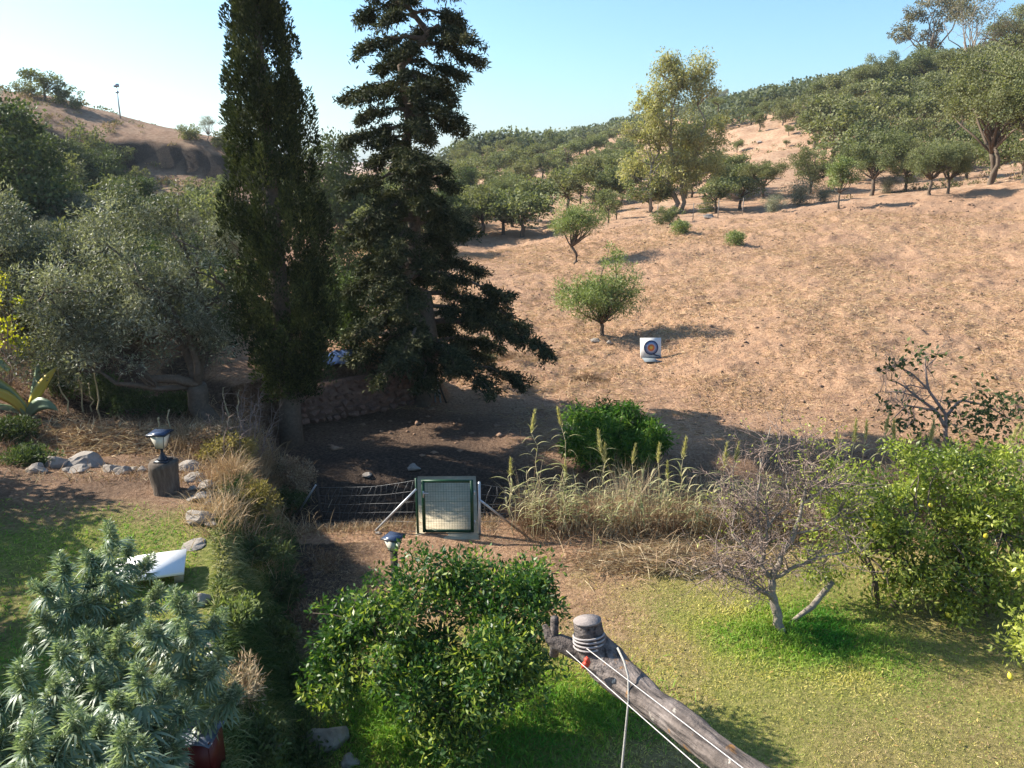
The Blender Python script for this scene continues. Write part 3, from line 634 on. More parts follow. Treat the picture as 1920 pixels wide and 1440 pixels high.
side(-10, 430, 250, 'big dark-green tree at the left edge under the bare hill', DARK[0], wid=1.0)
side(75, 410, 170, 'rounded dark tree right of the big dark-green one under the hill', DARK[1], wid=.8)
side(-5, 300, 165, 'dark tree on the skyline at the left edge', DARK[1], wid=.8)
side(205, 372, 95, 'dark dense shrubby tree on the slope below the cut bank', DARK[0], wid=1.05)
side(165, 300, 66, 'brighter green bush capping the dark slope', BUSHES[0], 'bush', 'bush')
side(85, 190, 58, 'round-headed tree on the crest of the bare hill', OAKS[0], wid=1.3)
side(125, 197, 42, 'yellowish bush beside the round-headed crest tree', BUSHES[1], 'bush', 'bush')
side(50, 180, 36, 'small dark bush left of the round-headed crest tree', BUSHES[2], 'bush', 'bush')
side(145, 205, 26, 'tiny dark bush at the right end of the crest trees', BUSHES[0], 'bush', 'bush')
side(355, 262, 34, 'small bush on the low end of the hill crest', BUSHES[2], 'bush', 'bush', wid=1.0)
side(392, 268, 52, 'thin scrubby tree on the crest just left of the cypress', GUM2, wid=1.1)
side(425, 275, 40, 'round bush on the crest against the cypress', BUSHES[1], 'bush', 'bush', wid=1.2)
side(375, 372, 42, 'bright green round bush below the cut bank', BUSHES[0], 'bush', 'bush', wid=1.3)
side(410, 365, 38, 'green bush tucked between the bright bush and the cypress', BUSHES[1], 'bush', 'bush')
side(235, 300, 30, 'greyish bush on the terraced slope of the bare hill', BUSHES[2], 'bush', 'bush')
side(265, 345, 34, 'reddish-green scrub on the slope above the olive crown', BUSHES[1], 'bush', 'bush')
side(400, 440, 80, 'brownish bush behind the olive crown, against the cypress', BUSHES[2], 'bush', 'bush')
side(330, 430, 70, 'olive-brown bush behind the top of the large olive', BUSHES[0], 'bush', 'bush')
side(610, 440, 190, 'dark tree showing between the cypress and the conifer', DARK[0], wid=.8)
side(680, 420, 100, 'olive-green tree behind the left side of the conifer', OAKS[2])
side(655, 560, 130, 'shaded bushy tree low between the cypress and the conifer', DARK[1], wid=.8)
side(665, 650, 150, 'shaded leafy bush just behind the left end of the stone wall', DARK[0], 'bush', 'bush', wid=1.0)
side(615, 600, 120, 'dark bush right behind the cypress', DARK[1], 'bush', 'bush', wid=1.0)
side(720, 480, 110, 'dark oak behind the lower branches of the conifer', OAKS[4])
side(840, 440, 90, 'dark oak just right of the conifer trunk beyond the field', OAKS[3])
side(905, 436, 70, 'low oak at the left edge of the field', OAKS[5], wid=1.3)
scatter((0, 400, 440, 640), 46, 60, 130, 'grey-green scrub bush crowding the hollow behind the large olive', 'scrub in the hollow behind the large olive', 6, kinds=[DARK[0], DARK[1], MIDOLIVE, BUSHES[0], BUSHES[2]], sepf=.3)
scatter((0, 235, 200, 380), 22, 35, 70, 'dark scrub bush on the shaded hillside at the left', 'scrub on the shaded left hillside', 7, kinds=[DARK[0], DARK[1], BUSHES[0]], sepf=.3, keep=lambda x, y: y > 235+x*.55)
scatter((600, 380, 900, 470), 14, 60, 90, 'shadowy bush in the valley hidden behind the conifer', 'bushes behind the conifer', 8, kinds=[DARK[0], BUSHES[0], OAKS[1]], sepf=.3)
# a neighbour's tree outside the frame on the left throws its shade over the end of the terrace
o = put(DARK[1], gp(-13.7, 13.2), 4.6, 'dark leafy tree standing beyond the left end of the terrace', 'tree')
o = put(DARK[0], gp(-11.6, 9.4), 4.1, 'dark bushy tree standing beyond the shaded left side of the terrace', 'tree')
# thin mast on the left hill
p = at(226, 222); mst = MB(); sM = px2m(58, p); tube(mst, [(0, 0, -.3), (0, 0, sM)], [.09, .05], 6); box(mst, (0, 0, sM), (.5, .3, .35)); box(mst, (0, 0, sM*.8), (.3, .2, .2)); tag(mst.obj('mast', M_STEEL, loc=p), 'thin pale mast on the crest of the bare hill', 'mast')

# ------------------------------------------------------------------ stone wall behind the cypress, and what stands by it
def rock_mesh(name, seed, mat, subdiv=2, sq=(1, 1, 1), rough=.22):
    import bmesh
    bm = bmesh.new(); bmesh.ops.create_icosphere(bm, subdivisions=subdiv, radius=.5); rng = np.random.default_rng(seed)
    for q in range(11):
        n = Vector(nrm(rng.normal(size=3))); d = rng.uniform(.24, .40)
        for v in bm.verts:
            e = v.co.dot(n)-d
            if e > 0: v.co -= n*e*.9
    for v in bm.verts:
        k = 1+rough*(float(vnoise(v.co.x*3+seed, v.co.y*3+v.co.z*2.3, .6, seed % 9))-.5)+.10*(float(vnoise(v.co.x*9+seed, v.co.y*9+v.co.z*8, .9, 3))-.5)
        v.co = Vector((v.co.x*k*sq[0], v.co.y*k*sq[1], v.co.z*k*sq[2]))
    me = bpy.data.meshes.new(name); bm.to_mesh(me); bm.free(); me.materials.append(mat); return me
WST = [rock_mesh('stone', 400+q, M_DARKROCK, 1, (1, .8, .62)) for q in range(5)]
def stone_wall():
    rng = np.random.default_rng(405); o = thing('stone_wall', 'low rough reddish stone wall in the shade between cypress and conifer', 'wall', (*WA, ground(*(WA-_wn*.4))))
    o.rotation_euler.z = math.atan2(_wd[1], _wd[0]); Lw = float(np.linalg.norm(WB-WA)); nrows = 7
    core = MB(); box(core, (Lw/2, -.02, .5), (Lw, .25, 1.35)); core.obj('core', M_DARKROCK, o)
    cnt = 0
    for r in range(nrows):
        x = rng.uniform(-.1, .1)
        while x < Lw and cnt < 285:
            w_ = rng.uniform(.13, .34)*(1.25-.05*r); s = link('stone', WST[rng.integers(5)], o, (x+w_/2, -.24+rng.normal()*.025+.02*r, -.05+r*.185+rng.normal()*.018))
            s.scale = (w_*1.2, .34, .36*rng.uniform(.8, 1.15)); s.rotation_euler = (rng.normal()*.1, rng.normal()*.12, rng.choice([0, math.pi])+rng.normal()*.1); x += w_; cnt += 1
stone_wall()
# blue tarpaulin bundle and timber behind the wall
def tarp():
    rng = np.random.default_rng(409); n = 22; u, v = np.meshgrid(np.linspace(0, 1, n), np.linspace(0, 1, 12)); 
    X = -.8+1.7*u; Y = .9*(v-.5)*1.2; Z = .24*np.sin(v*math.pi)*(.6+.6*vnoise(u*6, v*3, 1, 3))+.09*vnoise(u*20, v*12, 1, 5)
    m = MB(); i = np.arange(11)[:, None]*n; j = np.arange(n-1)[None]; F = np.stack([i+j, i+j+1, i+n+j+1, i+n+j], -1).reshape(-1, 4)
    m.add(np.stack([X, Y, Z], -1), F); mt = rough_mat('blue_tarpaulin', L3((.02, .04, .10), (.05, .09, .20), (.35, .38, .44)), 3, .4, .2)
    q = WA+_wd*2.0+_wn*.75; ob = m.obj('tarpaulin', mt, None, True, loc=gp(q[0], q[1], .0)); ob.rotation_euler.z = math.atan2(_wd[1], _wd[0]); tag(ob, 'crumpled blue and white tarpaulin lying on top of the stone wall', 'tarpaulin')
tarp()
M_REDWOOD = rough_mat('red_brick', L3((.16, .06, .045), (.28, .11, .08), (.38, .18, .13)), 6, .9, .3)
def brick_pier():
    rng = np.random.default_rng(412); q = WB-_wd*.15+_wn*.1; g = ground(*(WB-_wn*.5)); o = thing('brick_pier', 'reddish brick pier at the right end of the stone wall behind the conifer', 'pier', (q[0], q[1], g), math.atan2(_wd[1], _wd[0]))
    bm_ = MB(); box(bm_, (0, 0, 0), (.225, .12, .07)); me = bm_.mesh('brick', M_REDWOOD); core = MB(); box(core, (0, 0, .8), (.40, .40, 1.6)); core.obj('mortar', M_CONC, o)
    for r in range(21):
        for (x, y, rz) in ((-.12, -.17, 0), (.12, -.17, 0), (-.17, .08, 1.5708), (.17, .08, 1.5708)) if r % 2 == 0 else ((0, -.17, 0), (-.17, -.08, 1.5708), (.17, -.08, 1.5708), (.0, .17, 0)):
            b = link('brick', me, o, (x+rng.normal()*.003, y+rng.normal()*.003, .04+r*.077)); b.rotation_euler.z = rz
brick_pier()
pm = at(800, 745)
for k, (dx, l, tl, ln, lb, mt) in enumerate(((.25, 2.1, .12, -.05, 'upright blue-grey metal pole leaning beside the brick pier', M_STEEL), (.42, 1.7, .30, .2, 'slanting pole crossing in front of the upright blue-grey one', M_STEEL), (.62, 1.1, .55, .1, 'short dark stake propped lowest against the poles by the pier', M_POLE))):
    m = MB(); tube(m, [(0, 0, -.1), (tl*-.5, ln, l*.55), (-tl, ln, l)], .03, 6); q = WB+A(dx, -.15); tag(m.obj('pole', mt, loc=gp(q[0], q[1])), lb, 'pole')

# ------------------------------------------------------------------ archery target
def target():
    pl = at(1201, 672); prr = at(1239, 668); p = at(1219, 671); W_ = px2m(38, p)
    o = thing('archery_target', 'square white archery target with blue rings and orange centre, standing in the field', 'target', p, R(4))
    ms = [rough_mat('target_'+n, [(0, c), (1, c)], 5, .8, 0) for n, c in (('white', (.72, .70, .66)), ('navy', (.03, .045, .11)), ('blue', (.16, .22, .36)), ('pale', (.42, .40, .46)), ('orange', (.75, .20, .06)), ('yellow', (.80, .50, .10)))]
    M_ = rotm(R(-12)); m = MB(); box(m, (0, 0, W_*.50), (W_, .14, W_*1.0), M_); m.obj('board', ms[0], o)
    fz = W_*.50; nn = M_@A(0, -1, 0); up = M_@A(0, 0, 1)
    for k, (rr1, mm) in enumerate(((.36, 1), (.30, 2), (.235, 3), (.17, 4), (.08, 5))):
        c = A(0, 0, fz)+nn*(.072+.006*k)+up*W_*.02; t = MB(); tube(t, [c, c+nn*.006], rr1*W_, 28); t.obj('ring', ms[mm], o)
    f = MB(); box(f, (-W_*.02, -.34, .02), (W_*.85, .5, .03), rotm(R(6))); ff = f.obj('foot_flap', rough_mat('grey_foam', L3((.12, .14, .15), (.18, .2, .21), (.24, .26, .27)), 5), o)
    s = MB(); tube(s, [(W_*.1, -.1, .16), (W_*.38, -.22, .12), (W_*.50, -.30, .02)], .018, 6); s.obj('strap', ms[1], o)
    for sx in (-1, 1):
        l = MB(); tube(l, [(sx*W_*.35, .12, W_*.8), (sx*W_*.38, .5, -.05)], .02, 6); l.obj('leg', M_POLE, o)
target()
RK = [rock_mesh('rock', 420+q, M_ROCK, 3, s_) for q, s_ in enumerate(((1, .8, .6), (1, .7, .7), (1, .9, .45), (1, .75, .8)))]
def rock(px, py, wpx, lb, k, hz=1.0, group=None, rz=None, sink=.25, mat=None):
    p = at(px, py); s = px2m(wpx, p); me = RK[k % 4]
    o = link('rock', me, None, p+A(0, 0, s*.10*hz), lb, 'rock', group); o.scale = (s, s, s*hz); o.rotation_euler = (RNG.normal()*.12, RNG.normal()*.12, RNG.normal()*.4 if rz is None else rz); return o
rock(1117, 640, 22, 'pale rock lying left of the young olive trunk by the target', 2)
rock(1142, 645, 16, 'small brown rock just right of the young olive trunk', 1)
rock(1500, 212, 34, 'dark boulder on the bare slope under the skyline oaks', 1)
rock(1425, 268, 12, 'little boulder in the middle of the bare slope', 0)
rock(1388, 372, 44, 'flat dark boulder right of the poplar foot', 2)
rock(1330, 408, 24, 'long low rock by the hillside fence', 2)

# hillside fence under the poplar
M_CANEPOST = rough_mat('grey_post', L3((.16, .14, .12), (.24, .21, .18), (.34, .30, .26)), 10)
def hill_fence():
    o = None; ps = []
    for px, py in ((1232, 418), (1299, 413), (1346, 408), (1392, 402), (1440, 397)): ps.append(at(px, py))
    o = thing('wire_fence', 'wire fence on thin pale posts along the top of the bare field', 'fence', ps[0])
    for p in ps:
        m = MB(); tube(m, [(0, 0, -.2), (0, 0, 1.25)], .035, 6); m.obj('post', M_CANEPOST, o, loc=p-ps[0])
    for z in (.3, .75, 1.15):
        m = MB()
        for a, b in zip(ps, ps[1:]): tube(m, [a-ps[0]+A(0, 0, z), b-ps[0]+A(0, 0, z)], .012, 4)
        m.obj('wire', M_WIRE, o)
hill_fence()

# ------------------------------------------------------------------ gate, slab bridge and wire fence
GY_ = 14.55
gl = at(793, 1000); g2 = at(889, 999); GXL, GXR = gl[0], g2[0]; GY_ = gl[1]; GZ0 = ground((GXL+GXR)/2, GY_-.1)
def slab():
    xl0, xr0, xl1, xr1 = at(782, 1000)[0], at(899, 1000)[0], 0, 0; y1 = 17.5
    a = pt(783, 893, 1); k = (y1)/ray(783, 893)[1]; x1 = ray(783, 893)[0]*k; x2 = ray(892, 893)[0]*k
    n = 12; s = np.linspace(0, 1, n); y = GY_-.25+(y1-GY_+.25)*s; xl = xl0+(x1-xl0)*s; xr = xr0+(x2-xr0)*s
    z = GZ0-.01+.02*fbm(y, y*0, .8, 3)+.04*s; m = MB()
    V = np.concatenate([np.stack([xl, y, z], -1), np.stack([xr, y, z+.01], -1), np.stack([xr, y, z-.25], -1), np.stack([xl, y, z-.25], -1)])
    i = np.arange(n-1); F = []
    for a_, b_ in ((0, 1), (1, 2), (2, 3), (3, 0)): F.append(np.stack([a_*n+i, b_*n+i, b_*n+i+1, a_*n+i+1], -1))
    F.append([[0, 3*n, 2*n, n]]); F.append([[n-1, 2*n-1, 3*n-1, 4*n-1]]); F = np.concatenate(F)
    m.add(V, F); tag(m.obj('concrete_slab', M_CONC), 'pale concrete slab leading away behind the green gate', 'slab')
slab()
def gate():
    W_ = GXR-GXL; H_ = 1.13; t = .065; o = thing('garden_gate', 'green metal gate with wire mesh and a small handle', 'gate', (GXL, GY_, GZ0), 0)
    for x in (t/2, W_-t/2): m = MB(); box(m, (x, 0, H_/2+.03), (t, .05, H_)); m.obj('frame_upright', M_GREEN, o)
    for z, mt in ((.05, M_GREEN), (H_+.01, M_GREEN)): m = MB(); box(m, (W_/2, 0, z), (W_-2*t-.004 if z < .5 else W_, .048, .05)); m.obj('frame_rail', mt, o)
    m = MB()
    for q in range(1, 17): tube(m, [(t+(W_-2*t)*q/17, .012, .07), (t+(W_-2*t)*q/17, .012, H_-.01)], .0022, 3, cap=False)
    for q in range(1, 20): tube(m, [(t, .006, .05+(H_-.06)*q/20), (W_-t, .006, .05+(H_-.06)*q/20)], .0016 if q % 4 else .0042, 3, cap=False)
    m.obj('mesh_panel', M_GREEN, o)
    m = MB(); tube(m, [(t*.6, -.03, H_*.80), (t*.6, -.06, H_*.80), (t*2.2, -.065, H_*.80)], .010, 6); hd = m.obj('handle', M_STEEL, o); m = MB(); box(m, (t*.6, -.03, H_*.77), (.035, .012, .14)); m.obj('lock_plate', M_STEEL, o)
    for z in (.25, .9): m = MB(); tube(m, [(W_+.02, -.02, z-.04), (W_+.02, -.02, z+.04)], .014, 8); m.obj('hinge', M_STEEL, o)
gate()
def fence():
    o = thing('wire_fence', 'sagging square-mesh wire fence with steel posts either side of the green gate', 'fence', (GXL, GY_, GZ0))
    B = A(GXL, GY_, GZ0)
    def part(nm, pts, r, mt, sides=8): m = MB(); tube(m, np.array(pts)-B, r, sides); return m.obj(nm, mt, o)
    pL = A(GXL-.10, GY_, GZ0); part('post', [pL-A(0, 0, .3), pL+A(0, 0, 1.2)], .026, M_GREEN); 
    pR = A(GXR+.12, GY_, GZ0); part('post', [pR-A(0, 0, .3), pR+A(0, 0, 1.12)], .026, M_STEEL)
    pF = at(608, 992); pF = gp(pF[0], pF[1]); part('post', [pF-A(0, 0, .3), pF+A(-.10, 0, 1.12)], .035, M_POLE)
    c = at(700, 995); part('brace', [c-A(0, 0, .05), pL+A(0, -.03, .98)], .022, M_STEEL)
    c = at(556, 962); part('brace', [gp(c[0], c[1]-.1), pF+A(-.10, -.03, 1.1)], .022, M_STEEL)
    c = at(960, 985); part('brace', [c, pR+A(0, -.03, .75)], .022, M_STEEL)
    pE = at(1010, 985); pE = gp(pE[0]+.4, pE[1]); part('post', [pE-A(0, 0, .3), pE+A(0, 0, .85)], .03, M_POLE)
    def panel(a, b, H_, H2, nv, seed, nh=6):
        rng = np.random.default_rng(seed); L = np.linalg.norm(b-a)
        def pos(s, k): sag = .07*math.sin(s*math.pi)*(k/(nh-1)); wob = .03*math.sin(s*17+k*2.1+seed)*(0 < s < 1); q = a+(b-a)*s; return q+A(wob, .02*math.sin(s*9+k), k/(nh-1)*(H_+(H2-H_)*s)-sag+.03)
        for k in range(nh): part('wire', [pos(s, k) for s in np.linspace(0, 1, 16)], .0036 if k in (0, nh-1) else .0028, M_WIRE, 4)
        lean = rng.normal(size=nv)*.012+.03
        for q in range(nv): s = (q+.5)/nv; part('wire', [pos(min(1, max(0, s+lean[q]*(k-2.5))), k) for k in range(nh)], .0024, M_WIRE, 4)
    panel(pF+A(-.05, 0, 0), pL, 1.0, 1.13, 16, 1); panel(pR, pE, 1.05, .8, 9, 2)
fence()
# ------------------------------------------------------------------ solar lamps, stump, board, pots
M_LAMPB = rough_mat('black_plastic', L3((.015, .018, .025), (.02, .025, .035), (.03, .035, .05)), 5, .35, 0)
M_SOLAR = rough_mat('solar_cell', L3((.03, .05, .09), (.05, .07, .12), (.08, .10, .16)), 4, .15, 0)
M_LGLASS = rough_mat('milky_panel', L3((.62, .58, .48), (.72, .68, .58), (.80, .76, .66)), 4, .3, 0)
M_WHITE = rough_mat('white_board', L3((.74, .73, .70), (.80, .79, .76), (.84, .83, .80)), 3, .6, .05)
def frustum(m, z0, z1, a0, a1, cx=0, cy=0):
    V = [(sx*a+cx, sy*a+cy, z) for z, a in ((z0, a0), (z1, a1)) for sx, sy in ((-1, -1), (1, -1), (1, 1), (-1, 1))]
    m.add(V, [[0, 3, 2, 1], [4, 5, 6, 7], [0, 1, 5, 4], [1, 2, 6, 5], [2, 3, 7, 6], [3, 0, 4, 7]])
def lamp(p, s, lb, rz, tilt=0, stem=True):
    o = thing('solar_lamp', lb, 'lamp', p, rz); b = .0
    m = MB()
    if stem:
        frustum(m, 0, .03, .5*s, .48*s); n = 8; zz = np.linspace(.03, 1.0*s, n); rr_ = np.interp(np.linspace(0, 1, n), [0, .25, .6, 1], [.42, .24, .11, .10])*s; tube(m, np.stack([0*zz, 0*zz, zz], -1), rr_, 12); b = zz[-1]
    frustum(m, b, b+.05*s, .24*s, .30*s); m.obj('base', M_LAMPB, o)
    g = MB(); frustum(g, b+.052*s, b+1.12*s, .27*s, .53*s); gl_ = g.obj('glass', M_LGLASS, o)
    for sx, sy in ((-1, -1), (1, -1), (1, 1), (-1, 1)):
        r_ = MB(); tube(r_, [(sx*.295*s, sy*.295*s, b+.05*s), (sx*.535*s, sy*.535*s, b+1.12*s)], .022*s, 4); r_.obj('rib', M_LAMPB, o)
    c = MB(); frustum(c, b+1.122*s, b+1.22*s, .72*s, .70*s); cp_ = c.obj('cap', M_LAMPB, o)
    q = MB(); box(q, (0, 0, b+1.229*s), (1.22*s, 1.22*s, .012)); q.obj('solar_panel', M_SOLAR, cp_)
    return o
# stump with lamp
ps_ = at(307, 926); STH = px2m(60, ps_); STR = px2m(25, ps_); stm = MB(); nst = 9
zz = np.linspace(-.15, STH, nst); tube(stm, np.stack([0*zz, 0*zz, zz], -1)+A(0, STR*.6, 0), STR*np.interp(zz, [-.15, .05, STH*.5, STH], [1.1, 1.0, .95, 1.02]), 14)
v0 = stm.v[0]; v0 += (fbm(v0[:, 0]*9, v0[:, 2]*5+v0[:, 1]*7, 1.5, 4)[:, None]*.06)*A(1, 1, 0)
M_STUMP = rough_mat('old_wood', L3((.04, .03, .022), (.11, .085, .065), (.24, .20, .16)), 6, .9, .8, stretch=(3, 3, .6))
tag(stm.obj('tree_stump', M_STUMP, loc=ps_), 'round dark wooden stump carrying a lamp at the stone edging', 'stump')
LS = px2m(37, ps_)/1.44
lamp(ps_+A(0, STR*.6, STH), LS, 'black solar lamp with white glass standing on the round stump', R(-3))
# second lamp on its post behind the orange tree
def lamp2():
    k = 12.3; top = pt(737, 1004, k); g = ground(top[0], top[1]); s = (35*k/FPX)/1.44; base = A(top[0], top[1], top[2]-1.24*s-.01)
    m = MB(); box(m, (0, 0, (base[2]-g)/2-.1), (.10, .10, base[2]-g+.2)); tag(m.obj('wooden_post', M_POLE, loc=(top[0], top[1], g)), 'dark square post holding the solar lamp behind the orange tree', 'post')
    lamp(base, s, 'black solar lamp with white glass just above the orange tree, in front of the gate', R(-24), stem=False)
lamp2()
def board():
    c = at(276, 1090); m = MB(); w_ = px2m(122, c); box(m, (0, 0, 0), (w_, .66, .05)); 
    M_ = rotm(R(3), R(0)); m.v[0] = m.v[0]@M_.T
    o = thing('white_table', 'flat white board lying on the terrace behind the hemp plants', 'board', c+A(.05, .05, .22), R(18)); m.obj('top', M_WHITE, o)
    for x in (-.4, .4): b = MB(); box(b, (x*w_, 0, -.13), (.12, .4, .2)); b.obj('support', M_CONC, o)
board()
# ------------------------------------------------------------------ fieldstones along the terrace edge
G1 = 'fieldstones edging the terrace'
for px, py, w_, lb, k, hz in (
 (100, 873, 50, 'large bluish rounded boulder, leftmost stone of the terrace edging', 3, .95), (70, 885, 46, 'dark stone in shade left of the bluish boulder', 1, .8),
 (163, 872, 72, 'long flat-topped pale boulder right of the bluish one', 2, 1.25), (150, 885, 40, 'small dark stone under the long flat boulder', 0, .8), (207, 884, 36, 'pointed pale stone with its left side lit, beside the flat boulder', 3, 1.0), (228, 888, 34, 'shaded bluish stone touching the pointed pale stone', 3, 1.0),
 (249, 884, 24, 'small round pale stone left of the stump', 0, .9), (267, 884, 24, 'small brown round stone just left of the stump', 1, .9), (128, 884, 26, 'small grey stone wedged before the long flat boulder', 1, .7),
 (350, 880, 52, 'wide grey stone right behind the stump', 2, 1.0), (368, 898, 44, 'pale slanting stone right of the stump', 2, .9), (388, 914, 34, 'white angular stone below the slanting one', 0, .9), (362, 918, 24, 'small white stone at the corner of the edging', 1, .7),
 (376, 934, 46, 'grey stone at the bend of the edging', 2, .9), (396, 946, 30, 'blue-grey stone at the terrace edge below the bend', 1, .9), (372, 975, 62, 'big angular pink-white rock on the grass at the terrace edge', 3, .75), (398, 985, 26, 'little grey rock touching the pink-white rock', 0, .8),
 (372, 1130, 44, 'white crumpled-looking rock beside the white board', 3, 1.1), (365, 1022, 46, 'flat rock half sunk in grass above the board', 2, .5), (405, 1190, 30, 'brownish rock in the weeds of the bank', 1, .8), (395, 1210, 26, 'flat brown rock below the brownish one', 2, .7),
 (500, 1290, 34, 'grey rock halfway down the weedy bank', 1, .9), (610, 1392, 84, 'large dim boulder at the foot of the bank', 3, .9), (655, 1432, 42, 'pale grey rock at the bottom edge under the orange tree', 1, 1.0), (545, 1330, 36, 'dim grey stone set low in the bank', 2, .9),
 (690, 893, 20, 'small pale stone in the dark ground behind the fence', 0, .9), (775, 880, 30, 'grey stone at the far left corner of the concrete slab', 1, .8), (710, 1000, 14, 'tiny white stone by the foot of the fence brace', 2, .8)):
    rock(px, py, w_*1.08, lb, k, hz*.95, G1 if py < 1000 and px < 400 else None)
# ------------------------------------------------------------------ agave, canes, yellow shrub at the left
def agave():
    rng = np.random.default_rng(501); b = at(52, 776); o = thing('agave_plant', 'big agave with yellow-edged grey-green arching leaves at the left edge', 'agave', b); k = px2m(1, b)
    L = [((-8, -60), (-60, -30), 'sw'), ]
    def leaf_(p0, p1, p2, wd, col, tw=.3):
        n = 10; s = np.linspace(0, 1, n)[:, None]; p0, p1, p2 = map(np.asarray, (p0, p1, p2)); C = (1-s)**2*p0+2*s*(1-s)*p1+s*s*p2
        T = nrm(np.gradient(C, axis=0)); Sd = nrm(np.cross(T, A(.1, -1, .25))); Nn = np.cross(Sd, T); w_ = wd*np.interp(s[:, 0], [0, .15, .5, .85, 1], [.6, .75, 1, .5, .04])[:, None]
        V = np.stack([C-Sd*w_, C-Sd*w_*.5-Nn*w_*.25, C-Nn*w_*.45, C+Sd*w_*.5-Nn*w_*.25, C+Sd*w_, C+Sd*w_*.4+Nn*.006, C+Nn*.012-Nn*w_*.2, C-Sd*w_*.4+Nn*.006], 1).reshape(-1, 3)
        i = np.arange(n-1)[:, None]*8; j = np.arange(8)[None]; F = np.stack([i+j, i+(j+1) % 8, i+8+(j+1) % 8, i+8+j], -1).reshape(-1, 4)
        va = np.tile([.95, .4, .2, .4, .95, .3, .2, .3], n)*1.0 if col is None else np.full(8*n, col); m = MB(); m.add(V, F, va); m.obj('leaf', M_AGAVE, o, True)
    P = lambda x, y, d=0: A(x*k, d, y*k)
    leaf_(P(0, 0), P(35, 60, -.1), P(66, 90, .1), 10*k, .97); leaf_(P(0, -4), P(40, 45, -.3), P(72, 14, -.3), 13*k, .32)
    leaf_(P(0, 0), P(-40, 90, -.2), P(-95, 60, -.3), 16*k, None); leaf_(P(-5, 0), P(-30, 40, .2), P(-64, 70, .2), 10*k, .9); leaf_(P(-30, 80, .2), P(-60, 100, .3), P(-80, 150, .3), 9*k, None)
    leaf_(P(0, 0), P(20, 60, .3), P(10, 95, .5), 8*k, .4); leaf_(P(-5, 0), P(-60, 30, -.2), P(-120, -10, -.4), 12*k, .35); leaf_(P(-5, 0), P(-20, 60, -.2), P(-75, 50, -.4), 11*k, .92)
agave()
def twig_shrub(name, lb, p, env, nC, r0, nleaf, L, W, mat, seed, cat='shrub', bark=None, nst=9, rc=.12, sub=4, **kw):
    rng = np.random.default_rng(seed); m, C = crown(rng, env, nC, nleaf, rc, L, W, **kw); o = thing(name, lb, cat, p); m.obj('leaves', mat, o)
    b = MB(); base = A(0, 0, -.1)
    for q in range(nst):
        P = curve(base+rng.normal(size=3)*A(.08, .08, 0), C[rng.integers(nC)], 7, .12, rng, .05); tube(b, P, np.linspace(r0, r0*.2, 7), 5)
        for s_ in range(sub): s = rng.integers(2, 6); tube(b, curve(P[s], C[np.argmin(np.linalg.norm(C-P[s]-rng.normal(size=3)*.3, axis=1))], 4, .1, rng), np.linspace(r0*.4, .004, 4), 4)
    b.obj('stems', bark or M_TWIG, o); return o
p = at(15, 745); k = px2m(1, p)
twig_shrub('fig_shrub', 'sparse shrub with bright yellow leaves at the left edge above the agave', p, [(-.1, 0, 160*k, 60*k, .6, 60*k), (.0, 0, 240*k, 50*k, .5, 60*k), (.35, 0, 110*k, 40*k, .4, 30*k)], 46, .02, 620, .12, .085, M_YELLOW, 511)
M_CANE = rough_mat('dry_cane', L3((.30, .24, .12), (.46, .38, .22), (.58, .50, .32)), 20, .7, .1)
for q, (px, py, hp, lb, dx) in enumerate(((130, 775, 88, 'leaning hooked dry cane nearest the agave', -8), (156, 772, 100, 'straight brown cane, second from the agave', 2), (190, 786, 128, 'pale cane with a white tip, tallest of the row by the agave', 3), (172, 770, 50, 'short brown cane between the straight and the pale one', 2), (300, 830, 45, 'orange-brown dry stem standing left of the lamp', 2), (322, 820, 50, 'thin stem with a round head left of the olive trunk', 0))):
    p = at(px, py); kk = px2m(1, p); m = MB(); P = curve(A(0, 0, -.1), A(dx*kk, 0, hp*kk), 7, .03, np.random.default_rng(q)); tube(m, P, np.linspace(.022, .012, 7), 6)
    o = thing('dry_cane', lb, 'cane', p); m.obj('stem', M_CANE, o); t = MB(); tube(t, [P[-1], P[-1]+A(.01, 0, .03), P[-1]+A(.03, 0, .07)], [.02, .03, .008], 6); t.obj('tip', M_WHITE if q == 2 else M_CANE, o)
